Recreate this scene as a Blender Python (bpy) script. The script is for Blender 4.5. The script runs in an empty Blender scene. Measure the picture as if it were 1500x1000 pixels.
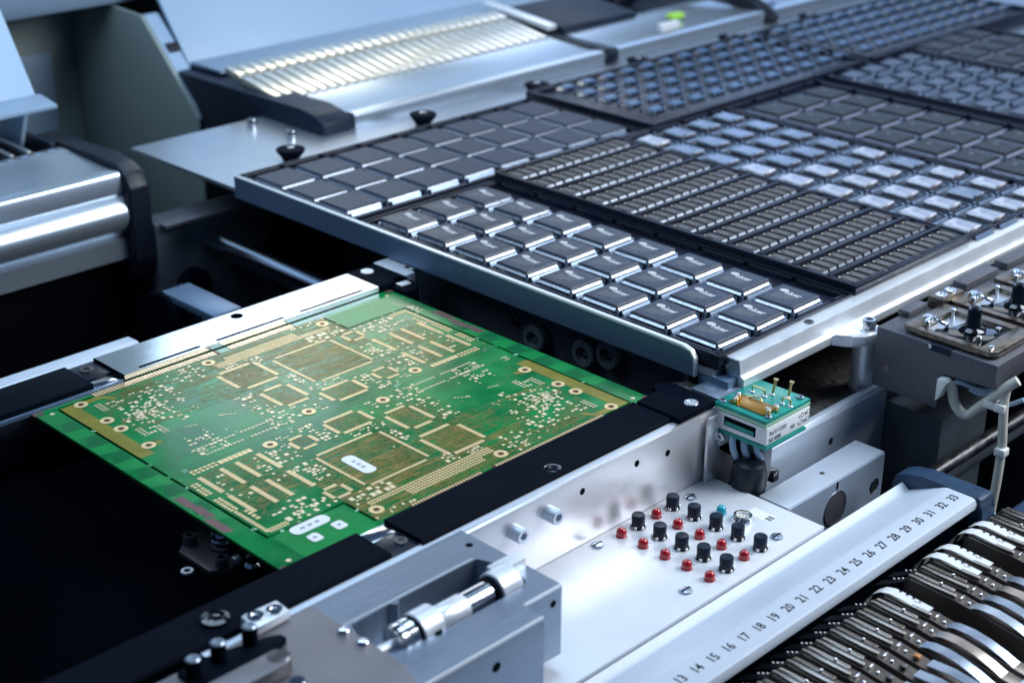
import bpy, bmesh, math, random
from mathutils import Vector, Matrix
random.seed(7)
S = 0.001                      # everything below is in millimetres
scn = bpy.context.scene
COL = scn.collection

# ------------------------------------------------------------------ camera
RC = ((0.70707201, -0.70712905, 0.00420513), (-0.28591747, -0.29132319, -0.91289759), (0.64676145, 0.64428201, -0.40816702))
cam = bpy.data.cameras.new('camera'); cam_o = bpy.data.objects.new('camera', cam); COL.objects.link(cam_o)
cam.sensor_width = 36.0; cam.lens = 2305.85 / 1500 * 36
cam.clip_start = 0.02; cam.clip_end = 30
r, u, b = Vector(RC[0]), -Vector(RC[1]), -Vector(RC[2])
cam_o.matrix_world = Matrix(((r.x, u.x, b.x, 0), (r.y, u.y, b.y, 0), (r.z, u.z, b.z, 0.4), (0, 0, 0, 1)))
cam.dof.use_dof = True; cam.dof.focus_distance = 0.895; cam.dof.aperture_fstop = 8.5
scn.camera = cam_o

# ------------------------------------------------------------------ world, lamps, exposure
w = bpy.data.worlds.new('World'); scn.world = w; w.use_nodes = True
bg = w.node_tree.nodes['Background']; bg.inputs[0].default_value = (0.10, 0.20, 0.42, 1); bg.inputs[1].default_value = 0.22
def area(name, loc, target, sx, sy, radiance, col):
    l = bpy.data.lights.new(name, 'AREA'); l.shape = 'RECTANGLE'; l.size = sx * S; l.size_y = sy * S
    l.energy = radiance * math.pi * sx * sy * S * S; l.color = col
    o = bpy.data.objects.new(name, l); COL.objects.link(o)
    o.location = Vector(loc) * S
    o.rotation_euler = (Vector(target) - Vector(loc)).to_track_quat('-Z', 'Y').to_euler()
    return o
area('key_softbox', (1230, 10, 640), (640, 480, 0), 640, 620, 9.0, (0.86, 0.93, 1.0))
area('back_softbox', (752, 1090, 232), (500, 740, 0), 160, 130, 2.2, (0.66, 0.83, 1.0))
area('top_softbox', (760, 800, 1250), (760, 900, 0), 900, 700, 3.6, (0.55, 0.76, 1.0))
area('left_softbox', (330, 900, 520), (690, 560, 20), 360, 330, 3.2, (0.62, 0.81, 1.0))
area('rib_fill', (1080, 1398, 345), (950, 1130, 40), 280, 190, 2.9, (1.0, 0.98, 0.90))  # added light that whitens the far feeder ribs, no fixture there
area('rib_fill_far', (1400, 1398, 345), (1180, 1130, 40), 330, 190, .95, (1.0, 0.94, 0.78))  # added weaker cream light for the ribs farther right
area('far_softbox', (2600, 1350, 600), (900, 500, 0), 1700, 620, 1.15, (0.42, 0.62, 1.0))
area('front_sheen', (2600, 1350, 1300), (640, 380, 0), 1500, 480, 1.3, (0.85, 0.92, 1.0))  # added light for the near feeders and cover to reflect
area('far_low_softbox', (1460, 1350, 285), (720, 760, 20), 560, 170, 1.15, (0.36, 0.56, 1.0))
vs = scn.view_settings
vs.view_transform = 'Standard'; vs.look = 'None'; vs.gamma = 1; vs.use_curve_mapping = False; vs.exposure = 0.22

# ------------------------------------------------------------------ materials
def P(name, col, rough=0.4, metal=0.0, spec=0.5, coat=0.0, var=None, rvar=None, bump=None, stretch=(1, 1, 1), emit=0, trans=0.0):
    m = bpy.data.materials.new(name); m.use_nodes = True
    nt = m.node_tree; n = nt.nodes; L = nt.links; p = n['Principled BSDF']
    p.inputs['Base Color'].default_value = (*col, 1); p.inputs['Roughness'].default_value = rough
    p.inputs['Metallic'].default_value = metal; p.inputs['Specular IOR Level'].default_value = spec
    p.inputs['Coat Weight'].default_value = coat; p.inputs['Coat Roughness'].default_value = 0.12
    if trans: p.inputs['Transmission Weight'].default_value = trans
    if emit:
        p.inputs['Emission Color'].default_value = (*col, 1); p.inputs['Emission Strength'].default_value = emit
    if var or rvar or bump:
        tc = n.new('ShaderNodeTexCoord'); mp = n.new('ShaderNodeMapping'); mp.inputs['Scale'].default_value = stretch
        L.new(tc.outputs['Object'], mp.inputs['Vector'])
    def noise(sc, det=4):
        t = n.new('ShaderNodeTexNoise'); t.inputs['Scale'].default_value = sc; t.inputs['Detail'].default_value = det
        L.new(mp.outputs['Vector'], t.inputs['Vector']); return t
    if var:
        sc, amt = var[:2]; c2 = var[2] if len(var) > 2 else None
        t = noise(sc); rp = n.new('ShaderNodeValToRGB'); rp.color_ramp.elements[0].position = 0.3; rp.color_ramp.elements[1].position = 0.7
        lo = tuple(max(0, c * (1 - amt)) for c in col); hi = c2 or tuple(min(1, c * (1 + amt)) for c in col)
        rp.color_ramp.elements[0].color = (*lo, 1); rp.color_ramp.elements[1].color = (*hi, 1)
        L.new(t.outputs['Fac'], rp.inputs['Fac']); L.new(rp.outputs['Color'], p.inputs['Base Color'])
    if rvar:
        t = noise(rvar[0]); mr = n.new('ShaderNodeMapRange')
        mr.inputs['From Min'].default_value = 0.3; mr.inputs['From Max'].default_value = 0.7
        mr.inputs['To Min'].default_value = max(0.02, rough - rvar[1]); mr.inputs['To Max'].default_value = min(1, rough + rvar[1])
        L.new(t.outputs['Fac'], mr.inputs['Value']); L.new(mr.outputs['Result'], p.inputs['Roughness'])
    if bump:
        t = noise(bump[0], 6); bp = n.new('ShaderNodeBump'); bp.inputs['Strength'].default_value = bump[1]; bp.inputs['Distance'].default_value = 0.0004
        L.new(t.outputs['Fac'], bp.inputs['Height']); L.new(bp.outputs['Normal'], p.inputs['Normal'])
    return m
BX, BY = (4, 260, 260), (260, 4, 260)      # brushing along x / along y
M = dict(
    alu=P('brushed_aluminium', (0.33, 0.385, 0.47), 0.36, .85, var=(8, .06), rvar=(10, .05), bump=(9, .12), stretch=BX),
    alu_y=P('brushed_aluminium_across', (0.50, 0.55, 0.62), 0.38, 1, var=(8, .12), rvar=(10, .10), bump=(9, .22), stretch=BY),
    skirt=P('pale_chip_skirt', (0.30, 0.33, 0.44), 0.40, .4),
    leadm=P('dull_leads', (0.46, 0.51, 0.60), 0.36, 1),
    mill_y=P('brushed_block_face', (0.42, 0.50, 0.62), 0.42, .3, var=(9, .12), rvar=(10, .05), bump=(8, .08), stretch=(220, 220, 5)),
    worn=P('worn_grey_plate', (0.22, 0.21, 0.225), 0.48, .7, var=(30, .12), rvar=(60, .06)),
    mill=P('milled_aluminium', (0.60, 0.66, 0.75), 0.40, .35, var=(20, .04), rvar=(60, .05), bump=(700, .03)),
    satin=P('satin_anodised_frame', (0.80, 0.83, 0.87), 0.38, 0.55, var=(30, .04), rvar=(80, .06)),
    steel=P('polished_rail_steel', (0.86, 0.83, 0.84), 0.33, .75, var=(9, .03), rvar=(12, .04)),
    chrome=P('ground_steel', (0.66, 0.73, 0.84), 0.16, 1, var=(9, .10), rvar=(12, .06), bump=(8, .10), stretch=BX),
    bright=P('bright_steel', (0.78, 0.79, 0.82), 0.14, 1, rvar=(90, .06)),
    dsteel=P('dark_steel', (0.16, 0.155, 0.16), 0.38, 1, var=(200, .3), rvar=(120, .12)),
    grain=P('worn_casting', (0.12, 0.115, 0.11), 0.45, 0.8, var=(420, .55), rvar=(200, .15), bump=(500, .5)),
    bronze=P('burnished_spring_steel', (0.25, 0.215, 0.18), 0.33, 1, var=(260, .25), rvar=(120, .10)),
    blade=P('dark_feeder_blade', (0.15, 0.13, 0.118), 0.34, .7, var=(30, .2), rvar=(50, .08)),
    feeder=P('brown_feeder_steel', (0.46, 0.41, 0.365), 0.24, .9, var=(30, .15), rvar=(50, .08)),
    blk=P('black_anodised', (0.0022, 0.0042, 0.010), 0.6, 0.0, .03, var=(60, .12)),
    blkp=P('black_plastic', (0.008, 0.012, 0.022), 0.36, 0, .32, rvar=(120, .05)),
    gloss=P('gloss_black', (0.004, 0.005, 0.008), 0.08, 0, .5, coat=.6),
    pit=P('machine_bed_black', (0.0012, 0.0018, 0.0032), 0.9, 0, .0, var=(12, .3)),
    navy=P('dark_blue_plastic', (0.010, 0.019, 0.038), 0.45, 0, .25, var=(60, .15)),
    dblue=P('blue_grey_moulding', (0.026, 0.055, 0.105), 0.42, 0, .40, var=(60, .12), rvar=(150, .06)),
    tray=P('black_tray_plastic', (0.0095, 0.013, 0.027), 0.34, 0, .42, var=(80, .15), rvar=(120, .08), bump=(400, .04)),
    chip1=P('blank_chip_top', (0.026, 0.036, 0.064), 0.50, 0, .4, var=(300, .10), bump=(900, .05)),
    ridge=P('lit_tray_ridges', (0.20, 0.27, 0.38), 0.28, .5, .9, rvar=(120, .05)),  # black plastic ridges, coloured pale for the light they catch
    chip=P('moulded_chip_top', (0.022, 0.032, 0.056), 0.40, 0, .5, var=(300, .12), rvar=(200, .05), bump=(900, .05)),
    chipd=P('dark_chip_top', (0.012, 0.015, 0.018), 0.46, 0, .38, var=(200, .2), rvar=(200, .06)),
    chipm=P('memory_chip_top', (0.062, 0.053, 0.050), 0.50, 0, .4, var=(500, .3), bump=(900, .08)),
    chipc=P('slate_chip_top', (0.05, 0.065, 0.10), 0.32, 0, .6, var=(200, .3), rvar=(200, .08)),
    chipb=P('blue_sheen_chip_top', (0.075, 0.15, 0.28), 0.32, 0, .6, var=(300, .25), rvar=(200, .08)),  # dark chip body, the blue it reflects is put into the colour
    lead=P('tinned_leads', (0.50, 0.55, 0.63), 0.30, 1, rvar=(300, .08)),
    rib=P('polished_feeder_rib', (0.86, 0.84, 0.76), 0.24, .9, rvar=(20, .04)),
    lid=P('nickel_lid', (0.64, 0.64, 0.68), 0.40, 1, var=(130, .45), rvar=(120, .2), bump=(240, .7)),
    lidb=P('nickel_lid_grey', (0.34, 0.38, 0.45), 0.35, 1, var=(180, .45), rvar=(180, .16), bump=(240, .5)),
    ink=P('pale_laser_print', (0.55, 0.55, 0.56), 0.6),
    inkd=P('faint_laser_print', (0.16, 0.165, 0.17), 0.6),
    paint=P('pale_grey_paint', (0.53, 0.585, 0.665), 0.34, 0, .5, var=(25, .04), rvar=(40, .05), bump=(1500, .04)),
    panel=P('clear_anodised_panel', (0.74, 0.76, 0.80), 0.40, 0.25, .5, var=(25, .03), rvar=(60, .05), bump=(1200, .06)),
    sheet=P('zinc_sheet', (0.56, 0.62, 0.70), 0.30, 0.8, var=(12, .03), rvar=(9, .03)),
    lip=P('anodised_lip', (0.13, 0.20, 0.31), 0.36, 0.4, var=(9, .10), rvar=(30, .06), stretch=(200, 4, 200)),
    lipe=P('white_metal_and_highlight', (0.90, 0.92, 0.95), 0.25, .35),  # near-white: paints the lip's edge highlight, also plain white metal parts
    hood=P('hood_paint', (0.40, 0.55, 0.72), 0.36, 0, .5, var=(6, .04), rvar=(20, .05)),
    hoodd=P('hood_flange_paint', (0.26, 0.36, 0.48), 0.40, 0, .5, var=(6, .04)),
    beige=P('grey_green_panel', (0.31, 0.37, 0.35), 0.45, 0, .45, var=(5, .06), rvar=(20, .05)),
    silver=P('silver_cover', (0.50, 0.58, 0.67), 0.25, 0.7, rvar=(5, .03)),
    white=P('white_label', (0.82, 0.83, 0.84), 0.45, var=(60, .02)),
    tape=P('paper_tape', (0.74, 0.75, 0.75), 0.5, var=(40, .04)),
    tapeb=P('silver_cover_tape', (0.34, 0.41, 0.52), 0.24, .75, var=(40, .18), rvar=(60, .08)),
    black_ink=P('black_print', (0.012, 0.012, 0.016), 0.5),
    cream=P('cream_cable', (0.62, 0.60, 0.52), 0.42, var=(90, .07)),
    bcable=P('pale_blue_cable', (0.30, 0.42, 0.55), 0.35, var=(90, .08)),
    nylon=P('white_nylon', (0.78, 0.78, 0.74), 0.45),
    red=P('red_lens', (0.42, 0.004, 0.010), 0.10, 0, .6, coat=.6),
    cyan=P('cyan_lens', (0.01, 0.36, 0.48), 0.12, 0, .6, coat=.5),
    teal=P('teal_board', (0.006, 0.27, 0.22), 0.35, 0, .5, var=(150, .15)),
    mint=P('pale_board_edge', (0.35, 0.62, 0.42), 0.4),
    gold=P('gold_plate', (0.83, 0.60, 0.27), 0.30, 1, var=(300, .12), rvar=(300, .10)),
    goldd=P('amber_plate', (0.30, 0.155, 0.02), 0.38, 0.7, var=(120, .15)),
    pad=P('immersion_gold_pads', (0.92, 0.69, 0.36), 0.36, 0.45, var=(400, .06), rvar=(300, .06)),
    padw=P('flash_gold_lands', (0.93, 0.78, 0.50), 0.36, 0.4, var=(400, .06)),
    hole=P('plated_hole', (0.10, 0.030, 0.012), 0.4, 0.4),
    trace=P('masked_copper_traces', (0.27, 0.195, 0.042), 0.30, 0.2, .4, var=(200, .3)),
    traceg=P('pale_masked_traces', (0.075, 0.24, 0.085), 0.25, 0, .5, var=(200, .25)),
    band=P('masked_ground_band', (0.24, 0.215, 0.025), 0.26, 0.2, .5, var=(60, .18)),
    mauve=P('exposed_mauve_copper', (0.17, 0.085, 0.085), 0.35, 0.3, var=(120, .15)),
    green=P('solder_mask', (0.002, 0.145, 0.040), 0.17, 0, .32, var=(30, .28, (0.005, 0.245, 0.058)), rvar=(60, .05)),
    greenl=P('solder_mask_over_copper', (0.005, 0.230, 0.052), 0.22, 0, .32, var=(60, .12)),
    greend=P('solder_mask_bare_laminate', (0.003, 0.130, 0.040), 0.18, 0, .32, var=(60, .12)),
    lime=P('lime_plastic', (0.45, 0.85, 0.08), 0.4),
    bluet=P('blue_tag', (0.01, 0.20, 0.45), 0.4),
    rubber=P('grey_rubber', (0.17, 0.19, 0.22), 0.5, 0, .4, var=(60, .2)),
    pinplate=P('grey_pin_plate', (0.17, 0.155, 0.165), 0.40, .5, var=(80, .12)),
    iron=P('dark_grey_box', (0.115, 0.115, 0.135), 0.48, 0.35, .5, var=(350, .10), rvar=(200, .06), bump=(1200, .15)),
    irond=P('shadow_grey_casting', (0.085, 0.10, 0.12), 0.5, 0.2, .4, var=(30, .2)),
    orange=P('copper_tag', (0.62, 0.26, 0.10), 0.35, 0.5),
)

# ------------------------------------------------------------------ mesh helpers
class G:
    def __init__(s): s.bm = bmesh.new()
    def box(s, x0, x1, y0, y1, z0, z1, b=0, seg=2):
        v = [s.bm.verts.new((x, y, z)) for z in (z0, z1) for y in (y0, y1) for x in (x0, x1)]
        f = [s.bm.faces.new([v[i] for i in q]) for q in ((0, 2, 3, 1), (4, 5, 7, 6), (0, 1, 5, 4), (2, 6, 7, 3), (0, 4, 6, 2), (1, 3, 7, 5))]
        if b: s.bev(f, b, seg)
        return s
    def bev(s, faces, b, seg=2):
        e = list({e for f in faces for e in f.edges})
        bmesh.ops.bevel(s.bm, geom=e, offset=b, segments=seg, profile=.5, affect='EDGES', clamp_overlap=True)
    def prism(s, pts, ax, a, b, bev=0, seg=2):
        def mk(p, t): return (t, p[0], p[1]) if ax == 'x' else (p[0], t, p[1]) if ax == 'y' else (p[0], p[1], t)
        A = [s.bm.verts.new(mk(p, a)) for p in pts]; B = [s.bm.verts.new(mk(p, b)) for p in pts]
        n = len(pts); f = [s.bm.faces.new(A), s.bm.faces.new(B[::-1])]
        f += [s.bm.faces.new([A[i], B[i], B[(i + 1) % n], A[(i + 1) % n]]) for i in range(n)]
        if bev: s.bev(f, bev, seg)
        return s
    def rect(s, x0, x1, y0, y1, z):
        s.bm.faces.new([s.bm.verts.new(p) for p in ((x0, y0, z), (x1, y0, z), (x1, y1, z), (x0, y1, z))]); return s
    def poly(s, pts): s.bm.faces.new([s.bm.verts.new(p) for p in pts]); return s
    def frame(s, d):
        d = Vector(d).normalized(); a = Vector((0, 0, 1)) if abs(d.z) < .9 else Vector((1, 0, 0))
        e1 = d.cross(a).normalized(); return d, e1, d.cross(e1)
    def rings(s, rr, cap=True):
        R = [[s.bm.verts.new(p) for p in q] for q in rr]; n = len(R[0])
        for A, B in zip(R, R[1:]):
            for i in range(n): s.bm.faces.new([A[i], A[(i + 1) % n], B[(i + 1) % n], B[i]])
        if cap: s.bm.faces.new(R[0][::-1]); s.bm.faces.new(R[-1])
        return s
    def lathe(s, c, d, prof, n=24, cap=True):
        c = Vector(c); d, e1, e2 = s.frame(d)
        return s.rings([[c + d * h + (e1 * math.cos(2 * math.pi * i / n) + e2 * math.sin(2 * math.pi * i / n)) * max(q, 1e-3) for i in range(n)] for q, h in prof], cap)
    def cyl(s, p0, p1, q, q1=None, n=24, b=0):
        p0 = Vector(p0); p1 = Vector(p1); h = (p1 - p0).length; q1 = q if q1 is None else q1
        pr = [(q - b, 0), (q, b), (q1, h - b), (q1 - b, h)] if b else [(q, 0), (q1, h)]
        return s.lathe(p0, p1 - p0, pr, n)
    def tube(s, path, q, n=10, sub=6):
        p = [Vector(a) for a in path]; pts = []
        P4 = [p[0] * 2 - p[1]] + p + [p[-1] * 2 - p[-2]]
        for i in range(1, len(P4) - 2):
            a, b_, c, d = P4[i - 1:i + 3]
            for k in range(sub):
                t = k / sub
                pts.append(.5 * (2 * b_ + (c - a) * t + (2 * a - 5 * b_ + 4 * c - d) * t * t + (3 * b_ - a - 3 * c + d) * t ** 3))
        pts.append(p[-1]); rr = []; e1 = None
        for i, c in enumerate(pts):
            d = (pts[min(i + 1, len(pts) - 1)] - pts[max(i - 1, 0)]).normalized()
            if e1 is None: e1 = s.frame(d)[1]
            e1 = (e1 - d * e1.dot(d)).normalized(); e2 = d.cross(e1)
            rr.append([c + (e1 * math.cos(2 * math.pi * k / n) + e2 * math.sin(2 * math.pi * k / n)) * q for k in range(n)])
        return s.rings(rr)
    def sphere(s, c, q, n=16, squash=1, half=False):
        k = 8; pr = [(q * math.cos(a), q * squash * math.sin(a)) for a in [(-math.pi / 2 * (0 if half else 1)) + (math.pi / (2 if half else 1)) * i / k for i in range(k + 1)]]
        return s.lathe(c, (0, 0, 1), pr, n)
    def annulus(s, x, y, z, q0, q1, n=20, flip=False):
        a = [(math.cos(2 * math.pi * i / n), math.sin(2 * math.pi * i / n)) for i in range(n)]
        return s.rings([[(x + q * c, y + q * t, z) for c, t in a] for q in (q1, q0)], False)
    def disc(s, x, y, z, q, n=16):
        return s.poly([(x + q * math.cos(2 * math.pi * i / n), y + q * math.sin(2 * math.pi * i / n), z) for i in range(n)])
    def rrect(s, x0, x1, y0, y1, z0, z1, q, n=5):
        pts = []
        for cx, cy, a0 in ((x1 - q, y1 - q, 0), (x0 + q, y1 - q, 90), (x0 + q, y0 + q, 180), (x1 - q, y0 + q, 270)):
            pts += [(cx + q * math.cos(math.radians(a0 + 90 * i / n)), cy + q * math.sin(math.radians(a0 + 90 * i / n))) for i in range(n + 1)]
        return s.prism(pts, 'z', z0, z1)
    def text(s, body, size, o, xa, ya, bold=0.0, align='LEFT', sx=1.0):
        cu = bpy.data.curves.new('t', 'FONT'); cu.body = body; cu.size = size; cu.resolution_u = 2; cu.offset = bold; cu.align_x = align
        ob = bpy.data.objects.new('t', cu); COL.objects.link(ob); dg = bpy.context.evaluated_depsgraph_get()
        me = bpy.data.meshes.new_from_object(ob.evaluated_get(dg)); o = Vector(o); xa = Vector(xa) * sx; ya = Vector(ya)
        vv = [s.bm.verts.new(o + xa * v.co.x + ya * v.co.y) for v in me.vertices]
        for pl in me.polygons:
            try: s.bm.faces.new([vv[i] for i in pl.vertices])
            except ValueError: pass
        bpy.data.objects.remove(ob); bpy.data.curves.remove(cu); bpy.data.meshes.remove(me)
        return s
    def hexhead(s, c, d, q, h, soc=True):      # socket cap screw with a recessed hexagon
        c = Vector(c); d, e1, e2 = s.frame(d)
        def ring(rad, hh, hx):
            out = []
            for i in range(24):
                a = 2 * math.pi * i / 24; k = rad
                if hx: k = rad * math.cos(math.pi / 6) / math.cos((a % (math.pi / 3)) - math.pi / 6)
                out.append(c + d * hh + (e1 * math.cos(a) + e2 * math.sin(a)) * k)
            return out
        return s.rings([ring(q, 0, 0), ring(q, h * .88, 0), ring(q * .9, h, 0), ring(q * .58, h, 1), ring(q * .55, h * .45, 1)])
WL = {}
def obj(name, g, mat, parent=None, loc=None, smooth=True):
    off = WL[parent] if parent else (loc or (0, 0, 0))
    bmesh.ops.recalc_face_normals(g.bm, faces=g.bm.faces)
    me = bpy.data.meshes.new(name); g.bm.to_mesh(me); g.bm.free()
    me.transform(Matrix.Diagonal((S, S, S, 1)) @ Matrix.Translation(-Vector(off)))
    me.materials.append(M[mat])
    if smooth:
        me.polygons.foreach_set('use_smooth', [True] * len(me.polygons)); me.set_sharp_from_angle(angle=0.6)
    o = bpy.data.objects.new(name, me); COL.objects.link(o)
    if parent: o.parent = parent
    else: o.location = Vector(off) * S
    WL[o] = off
    return o
def tag(o, label, cat, group=None):
    o['label'] = label; o['category'] = cat
    if group: o['group'] = group
    return o
def thing(name, label, cat, loc=(0, 0, 0), group=None):
    o = bpy.data.objects.new(name, None); COL.objects.link(o); o.location = Vector(loc) * S; o.empty_display_size = .01
    WL[o] = loc
    return tag(o, label, cat, group)
def struct(o): o['kind'] = 'structure'; return o
def dup(root, loc, label, group=None):
    def cp(o, par):
        c = o.copy(); COL.objects.link(c)
        if par: c.parent = par
        for ch in list(o.children): cp(ch, c)
        return c
    c = cp(root, None); c.location = Vector(loc) * S; c['label'] = label
    if group: c['group'] = group
    return c
def screw(parent, c, d=(0, 0, 1), q=3, h=3, mat='bright', name='cap_screw'):
    return obj(name, G().hexhead(c, d, q, h), mat, parent)
ORD = 'zeroth first second third fourth fifth sixth seventh eighth ninth tenth eleventh twelfth thirteenth'.split()

# ================================================================== THE SETTING
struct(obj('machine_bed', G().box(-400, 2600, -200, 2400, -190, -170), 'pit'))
g = G().box(300, 1900, 1416, 1430, -170, 420)
struct(obj('back_wall', g, 'beige'))
# grey-green housing between the feeder banks
hs = thing('housing_panel', 'grey-green slanted side panel standing behind the feeder banks', 'machine panel', (800, 1210, -170))
obj('side_plate', G().prism([(1206, -168), (1207, -8), (1213, 2), (1287, 74), (1340, 76), (1412, 76), (1412, -168)], 'x', 796, 800, .6), 'beige', hs)
obj('edge_flange', G().prism([(1206, -9), (1213, 2), (1287, 74), (1292, 74), (1216, -2), (1210, -10)], 'x', 800.3, 816), 'hood', hs)
obj('inset_panel', G().box(690, 768, 1409, 1415, -150, 24, 3), 'hoodd', hs)
obj('lintel', G().box(560, 990, 1330, 1412, 77, 120, 8), 'hoodd', hs)

# ================================================================== CIRCUIT BOARD PANEL  (u = x-371, v = y-520)
U0, V0 = 371, 520
def rot(rs): return [(263.6 - b_, 263.6 - a, 228 - d, 228 - c) for a, b_, c, d in rs]
half = [(12, 13.7, 30.5, 40), (12, 13.7, 42, 97), (12, 13.7, 99, 112.6), (12, 21, 29, 30.5), (23, 61.2, 29, 30.5),
        (60.2, 61.9, 5, 18.5), (60.2, 61.9, 20.5, 29), (229.5, 250, 2.2, 3.8), ]
slots = half + rot(half) + [(12, 13.7, 115.4, 131), (12, 13.7, 133, 186), (12, 13.7, 188, 224.5)]
slots += rot(slots[-3:])
pcb = thing('circuit_board_panel', 'green twin circuit board panel with gold pads clamped in the conveyor', 'circuit board', (U0 + 132, V0 + 114, -1.6))
holes16 = []
for a, b_ in ((238.6, 76.3), (238.6, 48.9), (238.7, 34.9), (238.7, 7.3), (151.5, 104.9), (72.2, 106.2), (154, 11), (68, 12.8)):
    holes16 += [(a, b_), (263.6 - a, 228 - b_)]
xs = sorted({-.5, 264} | {q for s_ in slots for q in s_[:2]}); ys = sorted({-2, 229} | {q for s_ in slots for q in s_[2:]})
g = G(); zt, zb = 0, -1.6
keep = {}
for i in range(len(xs) - 1):
    for j in range(len(ys) - 1):
        cx, cy = (xs[i] + xs[i + 1]) / 2, (ys[j] + ys[j + 1]) / 2
        keep[i, j] = not any(a < cx < b_ and c < cy < d for a, b_, c, d in slots)
for (i, j), k in keep.items():
    if not k: continue
    x0, x1, y0, y1 = xs[i] + U0, xs[i + 1] + U0, ys[j] + V0, ys[j + 1] + V0
    g.rect(x0, x1, y0, y1, zt); g.poly([(x0, y0, zb), (x0, y1, zb), (x1, y1, zb), (x1, y0, zb)])
    for (di, dj), (p, q) in {(-1, 0): ((x0, y1), (x0, y0)), (1, 0): ((x1, y0), (x1, y1)), (0, -1): ((x0, y0), (x1, y0)), (0, 1): ((x1, y1), (x0, y1))}.items():
        if not keep.get((i + di, j + dj)):
            g.poly([(*p, zb), (*q, zb), (*q, zt), (*p, zt)])
bmesh.ops.remove_doubles(g.bm, verts=g.bm.verts, dist=1e-3)
obj('laminate', g, 'green', pcb, smooth=False)

class Pads:
    """flat copper artwork of one board, laid on the laminate and mirrored by half a turn for its twin"""
    def __init__(s): s.r = []; s.o = []; s.step = .0016
    def R(s, a, b_, c, d): s.r.append((min(a, b_), max(a, b_), min(c, d), max(c, d)))
    def O(s, a, b_, q1, q0): s.o.append((a, b_, q1, q0))
    def emit(s, g, z, only=None):
        for k, rs in enumerate((s.r, rot(s.r))):
            if only is not None and only != k: continue
            for i, (a, b_, c, d) in enumerate(rs): g.rect(U0 + a, U0 + b_, V0 + c, V0 + d, z + (i * 7 % 23) * s.step)
            for i, (a, b_, q1, q0) in enumerate(s.o):
                if k: a, b_ = 263.6 - a, 228 - b_
                zz = z + (23 + i % 9) * s.step
                g.annulus(U0 + a, V0 + b_, zz, q0, q1, 12) if q0 else g.disc(U0 + a, V0 + b_, zz, q1, 12)
pd = Pads(); small = Pads(); brown = Pads(); pale = Pads()
def comb(a, b_, c, d, along, pitch=.9):         # a row of fine fingers
    if along == 'u': c, d = c - .2, d + .2
    else: a, b_ = a - .2, b_ + .2
    n = int(((b_ - a) if along == 'u' else (d - c)) / pitch)
    for i in range(n):
        if along == 'u': t = a + i * pitch; pd.R(t, t + pitch * .86, c, d)
        else: t = c + i * pitch; pd.R(a, b_, t, t + pitch * .86)
for t, rr, bt, lf in (
    ((82.3, 121.8, 77.8, 79.4), (123.7, 125.2, 36.2, 77), (82.6, 121.8, 33.4, 34.9), (79.7, 81.2, 36.3, 77)),
    ((136.2, 158.6, 55, 57.3), (160.1, 162.4, 30.8, 53.2), (136.9, 159.2, 27.6, 29.8), (133, 135.3, 31, 53.6)),
    ((141, 155.6, 89.9, 92), (156.2, 158.5, 67.6, 89), (141.3, 154.3, 64.9, 67.1), (137.5, 139.8, 68.2, 88.8)),
    ((109.4, 130.4, 105.2, 107.4), (131.1, 133.4, 90.5, 104.5), (109.4, 129.7, 87.5, 89.7), (106.6, 108.8, 90.4, 105)),
    ((82.3, 92, 102.1, 104), (92.7, 94.8, 91.2, 100.6), (82.2, 91.3, 88.5, 90.4), (79.6, 81.7, 91.4, 100.8)),
    ((61.8, 70.7, 45.9, 48), (70.6, 72.7, 36.2, 45.6), (61.8, 70.2, 34.4, 36.4), (59.2, 61.3, 36.4, 45.4))):
    comb(*t, 'u'); comb(*rr, 'v'); comb(*bt, 'u'); comb(*lf, 'v')
for a in (23.6, 37.3, 47.3, 61):
    comb(a - 1.25, a + 1.25, 81.3, 103.6, 'v'); comb(a - 1.25, a + 1.25, 53.9, 76.4, 'v')
for k in range(7): pd.R(40.2 + k * 3.1, 42.9 + k * 3.1, 106.7, 110.6)
for k in range(6):
    for v in (106.6, 109.4): pd.R(23 + k * 2.8, 25 + k * 2.8, v, v + 1.8)
for k in range(42):
    for j in range(5):
        t = 69 + k * 2.03
        if j >= 3 and t > 143: continue
        if j >= 2 and t < 90: continue
        if j >= 3 and t < 90: continue
        v = 20.2 - j * 2.15
        if v < 11: continue
        pd.R(t, t + 1.5, v, v + 1.55)
for k in range(16): pd.R(15.2, 17.4, 33.6 + k * 1.75, 34.9 + k * 1.75)
for k in range(6):
    for v in (32.2, 34.3): pd.R(17 + k * 2, 18.5 + k * 2, v, v + 1.6)
for v0 in (84, 69, 62):
    for k in range(4):
        for a in (14.8, 17.4): pd.R(a, a + 1.9, v0 + k * 2.4, v0 + k * 2.4 + 1.7)
for k in range(4): pd.R(19.6, 22, 47 + k * 3.2, 49 + k * 3.2)
for a, v in ((15.3, 94.5), (17.8, 94.5), (15.3, 97), (17.8, 97)): pd.R(a, a + 1.9, v, v + 1.7)
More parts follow.
